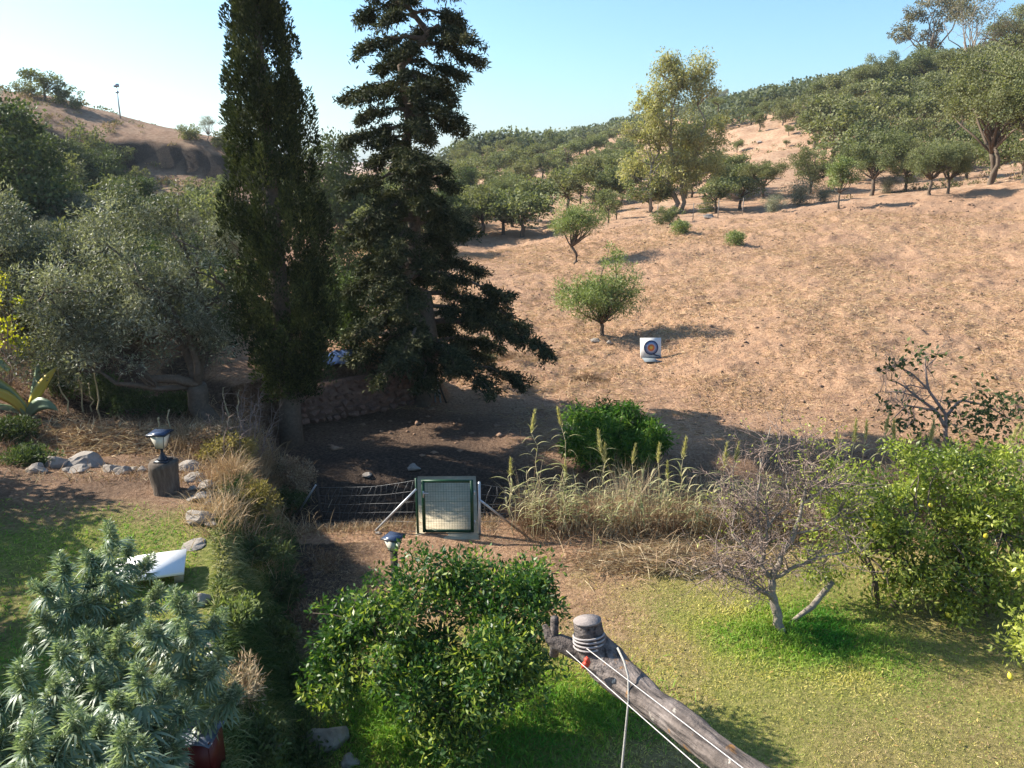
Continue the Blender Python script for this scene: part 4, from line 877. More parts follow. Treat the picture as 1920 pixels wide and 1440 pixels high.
# ------------------------------------------------------------------ weeds, straw and turf (uncountable)
def bl(m, rng, X, Y, L, W, var, lean=.5, droop=.4, nseg=2, dz=0, updir=1.0):
    n = len(X); Z = h(X, Y)+dz; D = rng.normal(size=(n, 3))*lean; D[:, 2] = np.abs(D[:, 2])*.3+updir
    return strips(m, rng, np.stack([X, Y, Z-.01], -1), D, L, W, var, nseg, droop)
def turf():
    rng = np.random.default_rng(520); m = MB()
    n = 150000; X = rng.uniform(-3, 11.5, n); Y = rng.uniform(6.8, 14.2, n); g = green_mask(X, Y)*(terrace_d(X, Y) < -.3); k = rng.random(n) < g*1.1; X, Y, g = X[k], Y[k], g[k]
    lush = np.exp(-(((X-4.7)/1.3)**2+((Y-11.0)/.9)**2))+.9*np.exp(-(((X+.4)/1.9)**2+((Y-9.2)/1.5)**2)); n = len(X)
    pn = fbm(X, Y, .9, 61)
    bl(m, rng, X, Y, (.045+.17*lush)*rng.uniform(.6, 1.4, n), .012+.006*lush, np.clip(.80-.62*lush-.35*(g-.5)+.55*pn+.5*fbm(X, Y, 2.6, 65)+rng.normal(size=n)*.13, 0, 1), .6, .35)
    n = 5200; c_ = at(735, 1345); X = c_[0]+rng.normal(size=n)*.45; Y = c_[1]+rng.normal(size=n)*.6; c2_ = at(1140, 1320); X[:2000] = c2_[0]+rng.normal(size=2000)*.4; Y[:2000] = c2_[1]+rng.normal(size=2000)*.4; bl(m, rng, X, Y, rng.uniform(.12, .38, n), .014, np.clip(.33+rng.normal(size=n)*.16, 0, 1), .55, .5, 3)
    m.obj('lawn_grass', M_GRASS, kind='stuff', label='short mown lawn, lush and dark green round the bare tree and the orange tree', cat='grass')
    m = MB(); n = 60000; X = rng.uniform(-13, -3, n); Y = rng.uniform(5.5, 13.8, n); g = green_mask(X, Y)*(terrace_d(X, Y) > .25); k = rng.random(n) < g; X, Y = X[k], Y[k]; n = len(X)
    bl(m, rng, X, Y, rng.uniform(.05, .16, n), .014, np.clip(.42+.5*fbm(X, Y, .7, 62)+rng.normal(size=n)*.2, 0, 1), .8, .5)
    m.obj('terrace_grass', M_GRASS, kind='stuff', label='patchy green weeds and grass on the terrace', cat='grass')
    m = MB(); n = 62000; Y = rng.uniform(5.5, 15.5, n); e = np.interp(Y, TE_Y, TE_X); X = e+rng.uniform(.0, 1.1, n); k = rng.random(n) < .35+.65*(fbm(X, Y, .9, 63) > -.1); X, Y = X[k], Y[k]; n = len(X)
    L = rng.uniform(.12, .5, n)*(.6+.6*(vnoise(X, Y, .8, 5))); v = np.clip(.36+.2*(X < np.interp(Y, TE_Y, TE_X)+.3)+.8*fbm(X, Y, .7, 64)+rng.normal(size=n)*.17, 0, 1)
    D_ = bl(m, rng, X, Y, L, .016, v, .7, .8, 3)
    m.obj('bank_grass', M_BANK, kind='stuff', label='long arching grass hanging over the shaded terrace bank', cat='grass')
turf()
def clods():
    rng = np.random.default_rng(529); m = MB(); n = 7000; u = rng.random(n); r = 19+42*u**.7; a = np.radians(rng.uniform(-14, 36, n)); X = r*np.sin(a); Y = r*np.cos(a); k = fbm(X, Y, 5, 75)+rng.normal(size=n)*.2 > -.02; X, Y = X[k], Y[k]; n = len(X); Z = h(X, Y)
    s = rng.uniform(.025, .07, n)*(1+.8*(rng.random(n) < .06)); V = np.array([[1, 0, 0], [.1, 1, 0], [-1, .1, 0], [0, -1, 0], [0, 0, .8], [0, 0, -.6]]); F = np.array([[0, 1, 4], [1, 2, 4], [2, 3, 4], [3, 0, 4], [1, 0, 5], [2, 1, 5], [3, 2, 5], [0, 3, 5]])
    VV = V[None]*s[:, None, None]*(1+.45*rng.normal(size=(n, 6, 1)))*A(1.25, 1.1, .75)+np.stack([X, Y, Z+s*.15], -1)[:, None]; FF = F[None]+np.arange(n)[:, None, None]*6; m.add(VV.reshape(-1, 3), FF.reshape(-1, 3)); return m
tag(clods().obj('earth_clods', M_CLOD, kind='stuff'), 'small dark clods of earth strewn over the sloping brown field', 'clods')
def straw():
    rng = np.random.default_rng(530); m = MB()
    # dry field
    n = 190000; u = rng.random(n); r = 19+38*u**.75; a = np.radians(rng.uniform(-12, 36, n)); X = r*np.sin(a); Y = r*np.cos(a); k = (rng.random(n) < sstep(-.4, .3, fbm(X, Y, 1.8, 71))*.9+.1)&(dark_mask(X, Y) < .5); X, Y = X[k], Y[k]; n = len(X)
    Z = h(X, Y); D = rng.normal(size=(n, 3)); D[:, 2] = np.abs(D[:, 2])*.25+.12; strips(m, rng, np.stack([X, Y, Z], -1), D, rng.uniform(.08, .40, n), rng.uniform(.010, .026, n), np.clip(.50+.3*fbm(X, Y, 4, 72)+rng.normal(size=n)*.2, 0, 1), 1, .1)
    m.obj('field_straw', M_STRAW, kind='stuff', label='dry cut straw scattered over the sloping brown field', cat='straw')
    m = MB(); n = 60000; X = rng.uniform(-3.6, 11, n); Y = rng.uniform(8, 16, n); k = (rng.random(n) > green_mask(X, Y)*1.3)&(terrace_d(X, Y) < -.9)&~((X > GXL-.15)&(X < GXR+.15)&(Y > GY_-.3)); X, Y = X[k], Y[k]; n = len(X)
    Z = h(X, Y); D = rng.normal(size=(n, 3)); D[:, 2] = np.abs(D[:, 2])*.4+.2; strips(m, rng, np.stack([X, Y, Z], -1), D, rng.uniform(.03, .12, n), .008, np.clip(.5+rng.normal(size=n)*.25, 0, 1), 1, .1)
    m.obj('dry_grass', M_STRAW, kind='stuff', label='short dry grass between the lawn and the gate', cat='grass')
    # brush along the ditch
    m = MB(); n = 24000; X = rng.uniform(.2, 12.5, n); Y = 15.3+rng.normal(size=n)*.5+.02*X; L = rng.uniform(.25, 1.15, n)*(1+.4*sstep(3,5,X))*(.35+1.25*vnoise(X, Y, .75, 14)); v = np.clip(.35+.45*fbm(X, Y, .8, 73)+rng.normal(size=n)*.25, 0, 1)
    bl(m, rng, X, Y, L, .013, v, .5, .5, 3)
    n = 3500; X = rng.uniform(-4.4, -.3, n); X = X[(X < GXL-.2)|(X > GXR+.15)]; n = len(X); Y = 15.15+rng.normal(size=n)*.3; bl(m, rng, X, Y, rng.uniform(.12, .45, n), .012, np.clip(.45+rng.normal(size=n)*.25, 0, 1), .5, .5, 3)
    n = 5200; X = rng.uniform(.2, 12.5, n); Y = 15.9+rng.normal(size=n)*.45; bl(m, rng, X, Y, rng.uniform(.7, 1.7, n)*(.3+1.3*vnoise(X, Y, .8, 6)), .011, np.clip(.7+rng.normal(size=n)*.25, 0, 1), .28, .3, 4)
    m.obj('ditch_brush', M_BRUSH, kind='stuff', label='tangled dry reddish grass and stalks along the ditch behind the lawn', cat='brush')
    m = MB(); n = 5200; X = rng.uniform(1.0, 12.5, n); Y = 15.2+rng.normal(size=n)*.5; k = fbm(X, Y, 1.1, 74) > .02; X, Y = X[k], Y[k]; n = len(X); bl(m, rng, X, Y, rng.uniform(.2, .7, n), .020, np.clip(.5+rng.normal(size=n)*.2, 0, 1), .5, .7, 3)
    m.obj('ditch_weeds', M_REED, kind='stuff', label='green weeds mixed into the dry brush of the ditch', cat='weeds')
    # heap of cut reeds
    m = MB(); n = 9000; c = at(215, 835); X = c[0]+rng.normal(size=n)*1.15; Y = c[1]+rng.normal(size=n)*.42+.2; hgt = .38*np.exp(-((X-c[0])/1.3)**2-((Y-c[1]-.2)/.6)**2); Z = h(X, Y)+hgt*rng.random(n)**.5
    D = rng.normal(size=(n, 3))*A(1, .7, .28)+A(0, 0, .08); strips(m, rng, np.stack([X, Y, Z], -1), D, rng.uniform(.15, .6, n), rng.uniform(.012, .028, n), np.clip(.42+rng.normal(size=n)*.28, 0, 1), 2, .25)
    m.obj('reed_litter', M_BRUSH, kind='stuff', label='heap of orange-brown cut reed leaves behind the stone edging', cat='litter')
    m = MB(); n = 4500; c = at(1255, 1058); X = c[0]+rng.normal(size=n)*.95; Y = c[1]+rng.normal(size=n)*.22; Z = h(X, Y)+.25*np.exp(-((X-c[0])/1.0)**2)*rng.random(n); D = rng.normal(size=(n, 3))*A(1, .4, .25)+A(0, 0, .12)
    strips(m, rng, np.stack([X, Y, Z], -1), D, rng.uniform(.2, .7, n), rng.uniform(.008, .02, n), np.clip(.55+rng.normal(size=n)*.28, 0, 1), 3, .35)
    m.obj('straw_heap', M_BRUSH, kind='stuff', label='long low heap of pale dry stalks at the back of the lawn', cat='straw')
    for px, py, s_, lb in ((950, 668, .9, 'flat pile of dark twigs on the field edge right of the conifer'), (1098, 712, .5, 'small reddish-brown clump of dead weeds above the shade edge')):
        m = MB(); n = 900; c = at(px, py); X = c[0]+rng.normal(size=n)*s_*.5; Y = c[1]+rng.normal(size=n)*s_*.35; Z = h(X, Y)+.1*rng.random(n)*s_; D = rng.normal(size=(n, 3))*A(1, 1, .3)+A(0, 0, .25)
        strips(m, rng, np.stack([X, Y, Z], -1), D, rng.uniform(.12, .4, n), .02, np.clip(.05+rng.random(n)*.3, 0, 1), 2, .3); m.obj('twig_pile', M_BRUSH, kind='stuff', label=lb, cat='twigs')
straw()
def litter():
    rng = np.random.default_rng(561); m = MB(); n = 16000; X = rng.uniform(-15, -5.6, n); Y = rng.uniform(13.6, 22, n); k = (terrace_d(X, Y) > -.3)&(fbm(X, Y, 1.6, 78)+rng.normal(size=n)*.12 > -.1); X, Y = X[k], Y[k]; n = len(X)
    bl(m, rng, X, Y, rng.uniform(.1, .5, n), .014, np.clip(.35+.5*fbm(X, Y, 1.5, 79)+rng.normal(size=n)*.22, 0, 1), .9, .5, 2); m.obj('dry_weeds', M_BRUSH, kind='stuff', label='tangled dry weeds on the ground round the olive trunk', cat='weeds')
    for q, (px, py, w_, hp, lb) in enumerate(((190, 760, 90, 70, 'dark green shrub behind the dry canes right of the agave'), (255, 775, 80, 50, 'low dark shrub between the canes and the olive trunk'), (110, 740, 80, 80, 'grey-green shrub behind the agave leaves'), (330, 770, 60, 36, 'small dark weed bush at the left of the olive trunk'), (30, 820, 90, 34, 'low dark plant under the agave at the left edge'), (60, 868, 90, 26, 'dark low weeds behind the leftmost edging stones'))):
        p = at(px, py); k_ = px2m(1, p); twig_shrub('shrub', lb, p, [(0, 0, hp*k_*.45, w_*k_*.55, .5, hp*k_*.45)], 46, .008, 3200, .09, .03, M_DARKSH, 690+q, nst=14, rc=.15, sub=2, vbase=.05)
litter()
M_DRYWEED = leafmat('dry_weed_leaf', L3((.12, .10, .035), (.27, .22, .08), (.46, .34, .16)), .7, .25, objvar=0)
M_FALLEN = leafmat('fallen_leaf', L3((.20, .11, .05), (.42, .30, .10), (.62, .52, .16)), .7, .2, objvar=0)
# bank weeds with grey and yellow dead stalks by the olive
def bank_weeds():
    rng = np.random.default_rng(541)
    for q, (px, py, w_, hp, lb, mat, v) in enumerate(((430, 872, 90, 60, 'yellowish weedy bush on the terrace corner right of the lamp', M_DRYWEED, .1), (470, 965, 90, 55, 'reddish weedy bush over the bank below the corner', M_DRYWEED, -.15), (400, 850, 70, 60, 'low dry bush between the stump and the olive', M_BRUSH, 0), (560, 930, 60, 80, 'thorny brown bush behind the left fence post', M_BRUSH, 0), (540, 960, 60, 50, 'low green bush at the left end of the fence', M_DARKSH, .1))):
        p = at(px, py); k = px2m(1, p); twig_shrub('weed_bush', lb, p, [(0, 0, hp*k*.5, w_*k*.55, .5, hp*k*.45)], 60, .008, 4200, .075, .022, mat, 600+q, bark=M_TWIG, nst=26, rc=.14, sub=3, vbase=v)
    o = None
    for q, (px, py, hp, dx, lb) in enumerate(((430, 800, 75, -4, 'thick yellow dead spike left of the grey stalks'), (448, 790, 60, 6, 'brown dead spike between the yellow one and the grey stalks'), (510, 815, 130, 14, 'tall bare forked stalk in front of the cypress trunk'), (470, 815, 80, 26, 'grey bent stalk fanning right beside the cypress'), (455, 815, 85, 10, 'grey hooked stalk above the yellowish bush'), (490, 820, 60, 40, 'short grey stalk leaning far right'))+tuple((int(x), int(y), int(hp), int(d), 'thin dead stalk in the dry thicket on the terrace corner by the cypress') for x, y, hp, d in zip(np.random.default_rng(3).uniform(405, 520, 22), np.random.default_rng(4).uniform(800, 880, 22), np.random.default_rng(5).uniform(45, 110, 22), np.random.default_rng(6).normal(8, 16, 22)))):
        p = at(px, py); k = px2m(1, p); m = MB(); r2 = np.random.default_rng(q+50); P = curve(A(0, 0, -.1), A(dx*k, 0, hp*k), 7, .04, r2); tube(m, P, np.linspace(.028 if q < 2 else .014, .005, 7), 5)
        for s in range(2, 7):
            for t in range(3 if q > 1 else 5): tube(m, [P[s], P[s]+nrm(r2.normal(size=3)*A(1, .6, .6)+A(.4, 0, .8))*r2.uniform(.06, .3)*(1 if q > 1 else .3)], [.006, .002], 4)
        tag(m.obj('dead_stalk', M_TWIG if q > 1 else M_CANE, loc=p), lb, 'stalk', 'thin dead stalks on the terrace corner' if q > 5 else None)
bank_weeds()
def wild_grass():
    rng = np.random.default_rng(571); m = MB(); n = 9000; cs = [at(*q) for q in ((430, 860), (460, 880), (400, 830), (490, 850), (480, 930), (450, 910), (510, 900), (360, 830), (440, 970))]; i = rng.integers(0, len(cs), n); C = np.array(cs)[i]
    X = C[:, 0]+rng.normal(size=n)*.38; Y = C[:, 1]+rng.normal(size=n)*.38; bl(m, rng, X, Y, rng.uniform(.25, 1.0, n)*(.7+.5*vnoise(X, Y, .5, 4)), .012, np.clip(.5+.5*fbm(X, Y, .6, 82)+rng.normal(size=n)*.22, 0, 1), .45, .45, 3)
    m.obj('wild_grass', M_STRAW, kind='stuff', label='tall straw-coloured wild grass on the terrace corner below the cypress', cat='grass')
    m = MB(); n = 380; x0 = rng.uniform(1.5, 9, n); y0 = rng.uniform(8, 13.5, n); Z = h(x0, y0)+.05; D = rng.normal(size=(n, 3))*A(1, 1, .2); leaves(m, rng, np.stack([x0, y0, Z], -1), D, rng.uniform(.04, .08, n), rng.uniform(.02, .035, n), rng.random(n), flat=A(0, 0, 2)); m.obj('fallen_leaves', M_FALLEN, kind='stuff', label='yellow and brown leaves scattered on the lawn', cat='leaves')
wild_grass()
def bank_bushes():
    for q, (px, py, w_, hp, lb, mat, v, n) in enumerate(((470, 1035, 110, 70, 'dark leafy weed clump on the bank below the reddish bush', M_DARKSH, .05, 4200), (520, 1110, 90, 60, 'dark weed clump on the shaded bank level with the white board', M_DARKSH, -.05, 3600),
        (500, 1200, 100, 60, 'dark green weed clump halfway along the bank', M_DARKSH, .1, 3600), (440, 1290, 80, 60, 'pale dry tuft of grass right of the hemp plants', M_BRUSH, .25, 3000), (540, 1290, 110, 70, 'shaded tangle of weeds low on the bank left of the citrus tree', M_DARKSH, -.05, 4200), (470, 1390, 110, 70, 'dim weed clump at the foot of the red box', M_DARKSH, .0, 4200),
        (560, 1420, 90, 50, 'dim grassy clump beside the large boulder', M_DARKSH, .05, 3000), (430, 1150, 60, 45, 'light green weed tuft just right of the crumpled white rock', M_YOLIVE, .0, 2200), (600, 1060, 60, 30, 'low brown dead weed in the shade right of the bank', M_BRUSH, -.2, 1500), (575, 1160, 60, 34, 'sparse brown weed in the deep shade between bank and citrus', M_BRUSH, -.25, 1500))):
        p = at(px, py); k = px2m(1, p); twig_shrub('weed_bush', lb, p, [(0, 0, hp*k*.18, w_*k*.6, .5, hp*k*.20), (w_*k*.3, -.1, hp*k*.1, w_*k*.3, .3, hp*k*.2)], 46, .006, n//2, .12 if mat is M_BRUSH else .085, .014 if mat is M_BRUSH else .030, mat, 660+q, bark=M_TWIG, nst=14, rc=.13, sub=2, vbase=v, up=.5)
bank_bushes()
# ------------------------------------------------------------------ round leafy bush behind the reeds
def round_bush():
    rng = np.random.default_rng(601); p = at(1146, 872); k = px2m(1, p); W_ = 100*k
    m, C = crown(rng, [(0, 0, 55*k, 100*k, 1.2, 60*k), (30*k, 0, 50*k, 65*k, 1.0, 50*k)], 190, 17000, .22, .15, .034, up=-.35, shell=.7, out=.9, bias=.25, flat=.8)
    o = thing('leafy_bush', 'dense round bright-green bush behind the tall reeds', 'bush', p); m.obj('crown', M_MANGO, o); b = MB()
    for q in range(12): tube(b, curve(A(0, 0, -.1), C[rng.integers(len(C))], 5, .1, rng), np.linspace(.04, .01, 5), 5)
    b.obj('trunk', M_BARK, o)
round_bush()
# ------------------------------------------------------------------ reeds
def reed_parts():
    rng = np.random.default_rng(611); lv = []; pl = []
    for q in range(4):
        m = MB(); strips(m, rng, A([0, 0, 0])[None][0], A([1, 0, .75+.15*q])[None][0] if False else np.array([[1, 0, .5+.2*q]]), np.array([.42+.05*q]), np.array([.030]), np.array([.2+.2*q]), 6, np.array([.55+.1*q]), [.5, .9, 1, .85, .6, .35, .04], side=np.array([[0, 1, 0]])); lv.append(m.mesh('leaf', M_REED))
    for q in range(3):
        m = MB(); n = 190; s = rng.random(n)**.8; P = np.stack([rng.normal(size=n)*.012*(1-s), rng.normal(size=n)*.012*(1-s), s*.33], -1); D = nrm(rng.normal(size=(n, 3))*A(.32, .32, .1)+A(0, 0, 1)); strips(m, rng, P, D, rng.uniform(.06, .13, n)*(1.1-.5*s), .011, np.clip(.5+rng.normal(size=n)*.22, 0, 1), 1, .1); pl.append(m.mesh('plume', M_PLUME))
    return lv, pl
LV, PL = reed_parts()
def reed(px, py, hp, lb, grp, seed, plume=True, lean=0, leafn=None, tuft=1.0):
    rng = np.random.default_rng(seed); p = at(px, py); H_ = px2m(hp, p); o = thing('reed', lb, 'reed', p, 0, grp)
    m = MB(); P = curve(A(0, 0, -.1), A(lean*H_, 0, H_*(.86 if plume else 1)), 7, .03, rng); tube(m, P, np.linspace(.011, .005, 7), 5); m.obj('stem', M_CANE, o)
    n = leafn or int(H_*6); 
    for q in range(n):
        s = .35+.65*(q+rng.random())/n; i = min(int(s*6), 5); f = s*6-i; c = P[i]*(1-f)+P[i+1]*f
        l = link('leaf', LV[rng.integers(4)], o, c); l.rotation_euler = (rng.normal()*.15, rng.normal()*.3-.1, (q % 2)*math.pi+rng.normal()*.7); l.scale = (tuft*rng.uniform(.6, 1.15),)*3
    if plume: l = link('plume', PL[rng.integers(3)], o, P[-1]); sc = rng.uniform(.85, 1.15)*min(1.35, H_/1.5+.4); l.scale = (sc, sc, sc); l.rotation_euler = (rng.normal()*.1, rng.normal()*.14+lean, 0)
G = 'plumed reeds along the ditch'
for q, (px, py, hp, lb, ln) in enumerate(((1002, 985, 212, 'tall leafy reed with a pale plume, left of the tallest pair', -.03), (1050, 985, 225, 'tallest plumed reed, standing before the left side of the round bush', .0), (958, 985, 115, 'short plumed reed nearest the gate', 0), (1118, 990, 172, 'plumed reed in front of the middle of the round bush', .03),
  (1127, 990, 148, 'slightly shorter plumed reed touching its taller neighbour', .02), (1172, 985, 142, 'slim reed with a small plume on a bare leaning stem', .06), (1222, 985, 145, 'reed with a fluffy whitish bent plume', .04), (1272, 990, 160, 'upright plumed reed right of the round bush', 0),
  (1243, 990, 115, 'low plumed reed between the fluffy one and the upright one', .02), (1345, 1000, 150, 'plumed reed beside the left edge of the bare tree', .02), (1362, 1000, 165, 'orange-brown plumed reed against the bare tree branches', .03), (1056, 985, 110, 'low reed with a small plume under the tallest one', .03))):
    reed(px, py, hp, lb, G, 620+q, lean=ln)
for q, (px, py, hp) in enumerate(((1012, 1000, 110), (1100, 1000, 105), (1135, 1000, 95), (1200, 998, 120), (1215, 1000, 100), (1232, 1002, 110), (1250, 1000, 90), (1150, 1000, 85), (1085, 1000, 80), (1300, 1005, 95), (1330, 1008, 90), (1005, 1005, 90), (1290, 1000, 110))):
    reed(px, py, hp, 'leafy plumeless reed in the thicket between gate and bare tree', 'plumeless reeds', 640+q, plume=False, leafn=11)
_r = np.random.default_rng(649)
for q in range(46):
    px = _r.uniform(965, 1440); reed(px, _r.uniform(988, 1012), _r.uniform(60, 125), 'leafy plumeless reed in the thicket between gate and bare tree', 'plumeless reeds', 1700+q, plume=False, leafn=int(_r.integers(8, 13)), lean=_r.normal()*.08, tuft=.9)
for q, (px, py, hp) in enumerate(((1555, 990, 175), (1582, 985, 190), (1603, 985, 200), (1635, 985, 215), (1655, 985, 190), (1700, 985, 165), (1720, 985, 185), (1868, 960, 150), (1885, 960, 170))):
    reed(px, py, hp, 'plumed reed showing above the leaves of the lemon trees', 'plumed reeds behind the lemon trees', 660+q)
# ------------------------------------------------------------------ fruit trees of the lawn
def orange_tree():
    rng = np.random.default_rng(701); p = at(855, 1395); p = gp(p[0], p[1]); d = depth(p); print('orange depth', d, p)
    def w(px, py, dd=0): q = pt(px, py, d+dd); return q-p
    envs = []
    for px, py, rx, rz, dd in ((740, 1150, 110, 80, .2), (640, 1200, 75, 95, .1), (850, 1090, 130, 75, .5), (950, 1130, 95, 90, .3), (1000, 1100, 50, 50, .3), (760, 1250, 110, 75, -.3), (880, 1240, 110, 90, -.5), (960, 1240, 90, 75, -.3), (850, 1330, 90, 70, -.4), (620, 1260, 50, 60, 0)):
        c = w(px, py, dd); k = (d+dd)/FPX; envs.append((c[0], c[1], c[2], rx*k, .75, rz*k))
    m, C = crown(rng, envs, 400, 30000, .20, .082, .034, up=.15, shell=.6, out=.9, bias=.65, vbase=-.02, size_var=.4)
    # young yellow shoots
    n = 1500; yc = C[np.argsort(-C[:, 2]*.4+C[:, 1]+rng.normal(size=len(C))*.35)[:70]]; idx = rng.integers(0, 70, n); P = yc[idx]+rng.normal(size=(n, 3))*.13; leaves(m, rng, P, rng.normal(size=(n, 3))+A(0, 0, .7), .10, .034, np.clip(.92+rng.normal(size=n)*.08, 0, 1))
    o = thing('orange_tree', 'round dark-leaved citrus tree with yellow shoots in front of the gate', 'tree', p); m.obj('crown', M_ORANGE, o); b = MB()
    for q, (px, py) in enumerate(((700, 1180), (830, 1150), (930, 1180), (780, 1250), (640, 1250), (900, 1260))):
        c = w(px, py); P = curve(A(rng.normal()*.07, rng.normal()*.05, -.1), c, 7, .07, rng, .03); tube(b, P, np.linspace(.055, .02, 7), 7)
        for s_ in range(16): s = rng.integers(2, 7); tube(b, curve(P[s], C[np.argmin(np.linalg.norm(C-P[s]-rng.normal(size=3)*.5, axis=1))], 4, .1, rng), np.linspace(.018, .005, 4), 4)
    b.obj('trunk', M_BARK, o, True)
orange_tree()
def lemon_fruit():
    m = MB(); z = np.array([-.05, -.042, -.03, -.012, .01, .028, .040, .05, .057]); r = np.array([.003, .010, .024, .034, .034, .026, .013, .007, .002]); tube(m, np.stack([0*z, 0*z, z], -1), r, 12); return m.mesh('lemon', rough_mat('lemon_rind', L3((.62, .48, .04), (.74, .60, .06), (.82, .70, .10)), 9, .45, .1), True)
LEM = lemon_fruit()
def lemon_tree(px, py, parts_, n, nc, seed, lb, fruits, trunkpx, L=.095, rc=.22, nb=16, trad=.05, vb=0.0, gap=.65):
    rng = np.random.default_rng(seed); p = at(px, py); d = depth(p)
    def w(a, b_, dd=0): return pt(a, b_, d+dd)-p
    envs = []
    for a, b_, rx, rz, dd in parts_:
        c = w(a, b_, dd); k = (d+dd)/FPX; envs.append((c[0], c[1], c[2], rx*k, .6+.15*rng.random(), rz*k))
    m, C = crown(rng, envs, nc, n, rc, L, L*.42, up=.1, shell=.65, out=.8, bias=gap, size_var=.4, vbase=vb); C = C[C[:, 2] > .1]
    m.v = [np.where((v.reshape(-1, 4, 3)[:, :1, 2:] < .05), v.reshape(-1, 4, 3)+A(0, 0, .35), v.reshape(-1, 4, 3)).reshape(-1, 3) if len(v) % 4 == 0 else v for v in m.v]
    o = thing('lemon_tree', lb, 'tree', p); m.obj('crown', M_LEMON, o); b = MB()
    for tr in trunkpx:
        pts = [w(a, b_, dd) for a, b_, dd in tr]; pts[0] = pts[0]-A(0, 0, .1); P = np.array(pts); tube(b, P, np.linspace(trad, trad*.45, len(P)), 8)
        for q in range(nb): i = rng.integers(1, len(P)); tube(b, curve(P[i], C[np.argmin(np.linalg.norm(C-P[i]-rng.normal(size=3)*.6, axis=1))], 5, .1, rng), np.linspace(trad*.4, .006, 5), 5)
    b.obj('trunk', M_BARK, o, True)
    for a, b_, dd in fruits: f = link('lemon', LEM, o, w(a, b_, dd)); f.rotation_euler = (rng.normal()*.4, rng.normal()*.4, 0); f.scale = (1.0, 1.0, 1.15)
    return o
lemon_tree(1640, 1140, [(1640, 960, 95, 85, 0), (1740, 900, 90, 70, .6), (1700, 1010, 110, 80, 0), (1600, 1000, 60, 60, .2), (1790, 960, 80, 70, .3), (1560, 1050, 60, 45, 0), (1680, 1090, 80, 50, .1), (1585, 935, 55, 60, .3), (1760, 1080, 90, 60, -.3), (1700, 850, 60, 40, .6)], 11500, 230, 801,
    'sprawling yellow-green lemon tree right of the bare tree at the lawn edge', [(1745, 947, -.6), (1640, 985, -.6), (1618, 1040, -.5)], [[(1650, 1145, 0), (1640, 1080, 0), (1625, 1040, -.1), (1690, 1020, -.1), (1720, 960, .1)], [(1660, 1145, .1), (1720, 1080, .1), (1760, 1000, .2)]])
lemon_tree(1830, 1160, [(1840, 1060, 100, 80, 0), (1880, 950, 90, 80, .4), (1840, 880, 70, 60, .8), (1920, 1060, 80, 90, .2), (1800, 1130, 60, 40, -.2), (1790, 1000, 60, 70, .3), (1910, 860, 60, 50, .8)], 10500, 190, 802,
    'dense lemon tree with a dark hollow underneath at the right edge', [(1848, 1005, -.6), (1778, 1153, -.5)], [[(1850, 1170, .1), (1850, 1090, 0), (1880, 1000, .2)], [(1840, 1170, .1), (1800, 1090, .1), (1790, 1020, .3)]])
lemon_tree(1985, 1330, [(1930, 1190, 40, 60, 0), (1975, 1220, 60, 90, 0), (2010, 1100, 80, 90, .3)], 2600, 46, 803, 'few pale yellow-green lemon leaves reaching in from the right edge above the lawn', [(1894, 1268, -.1)], [[(1990, 1330, 0), (1980, 1200, 0), (2000, 1100, .2)]], vb=.25, nb=8)
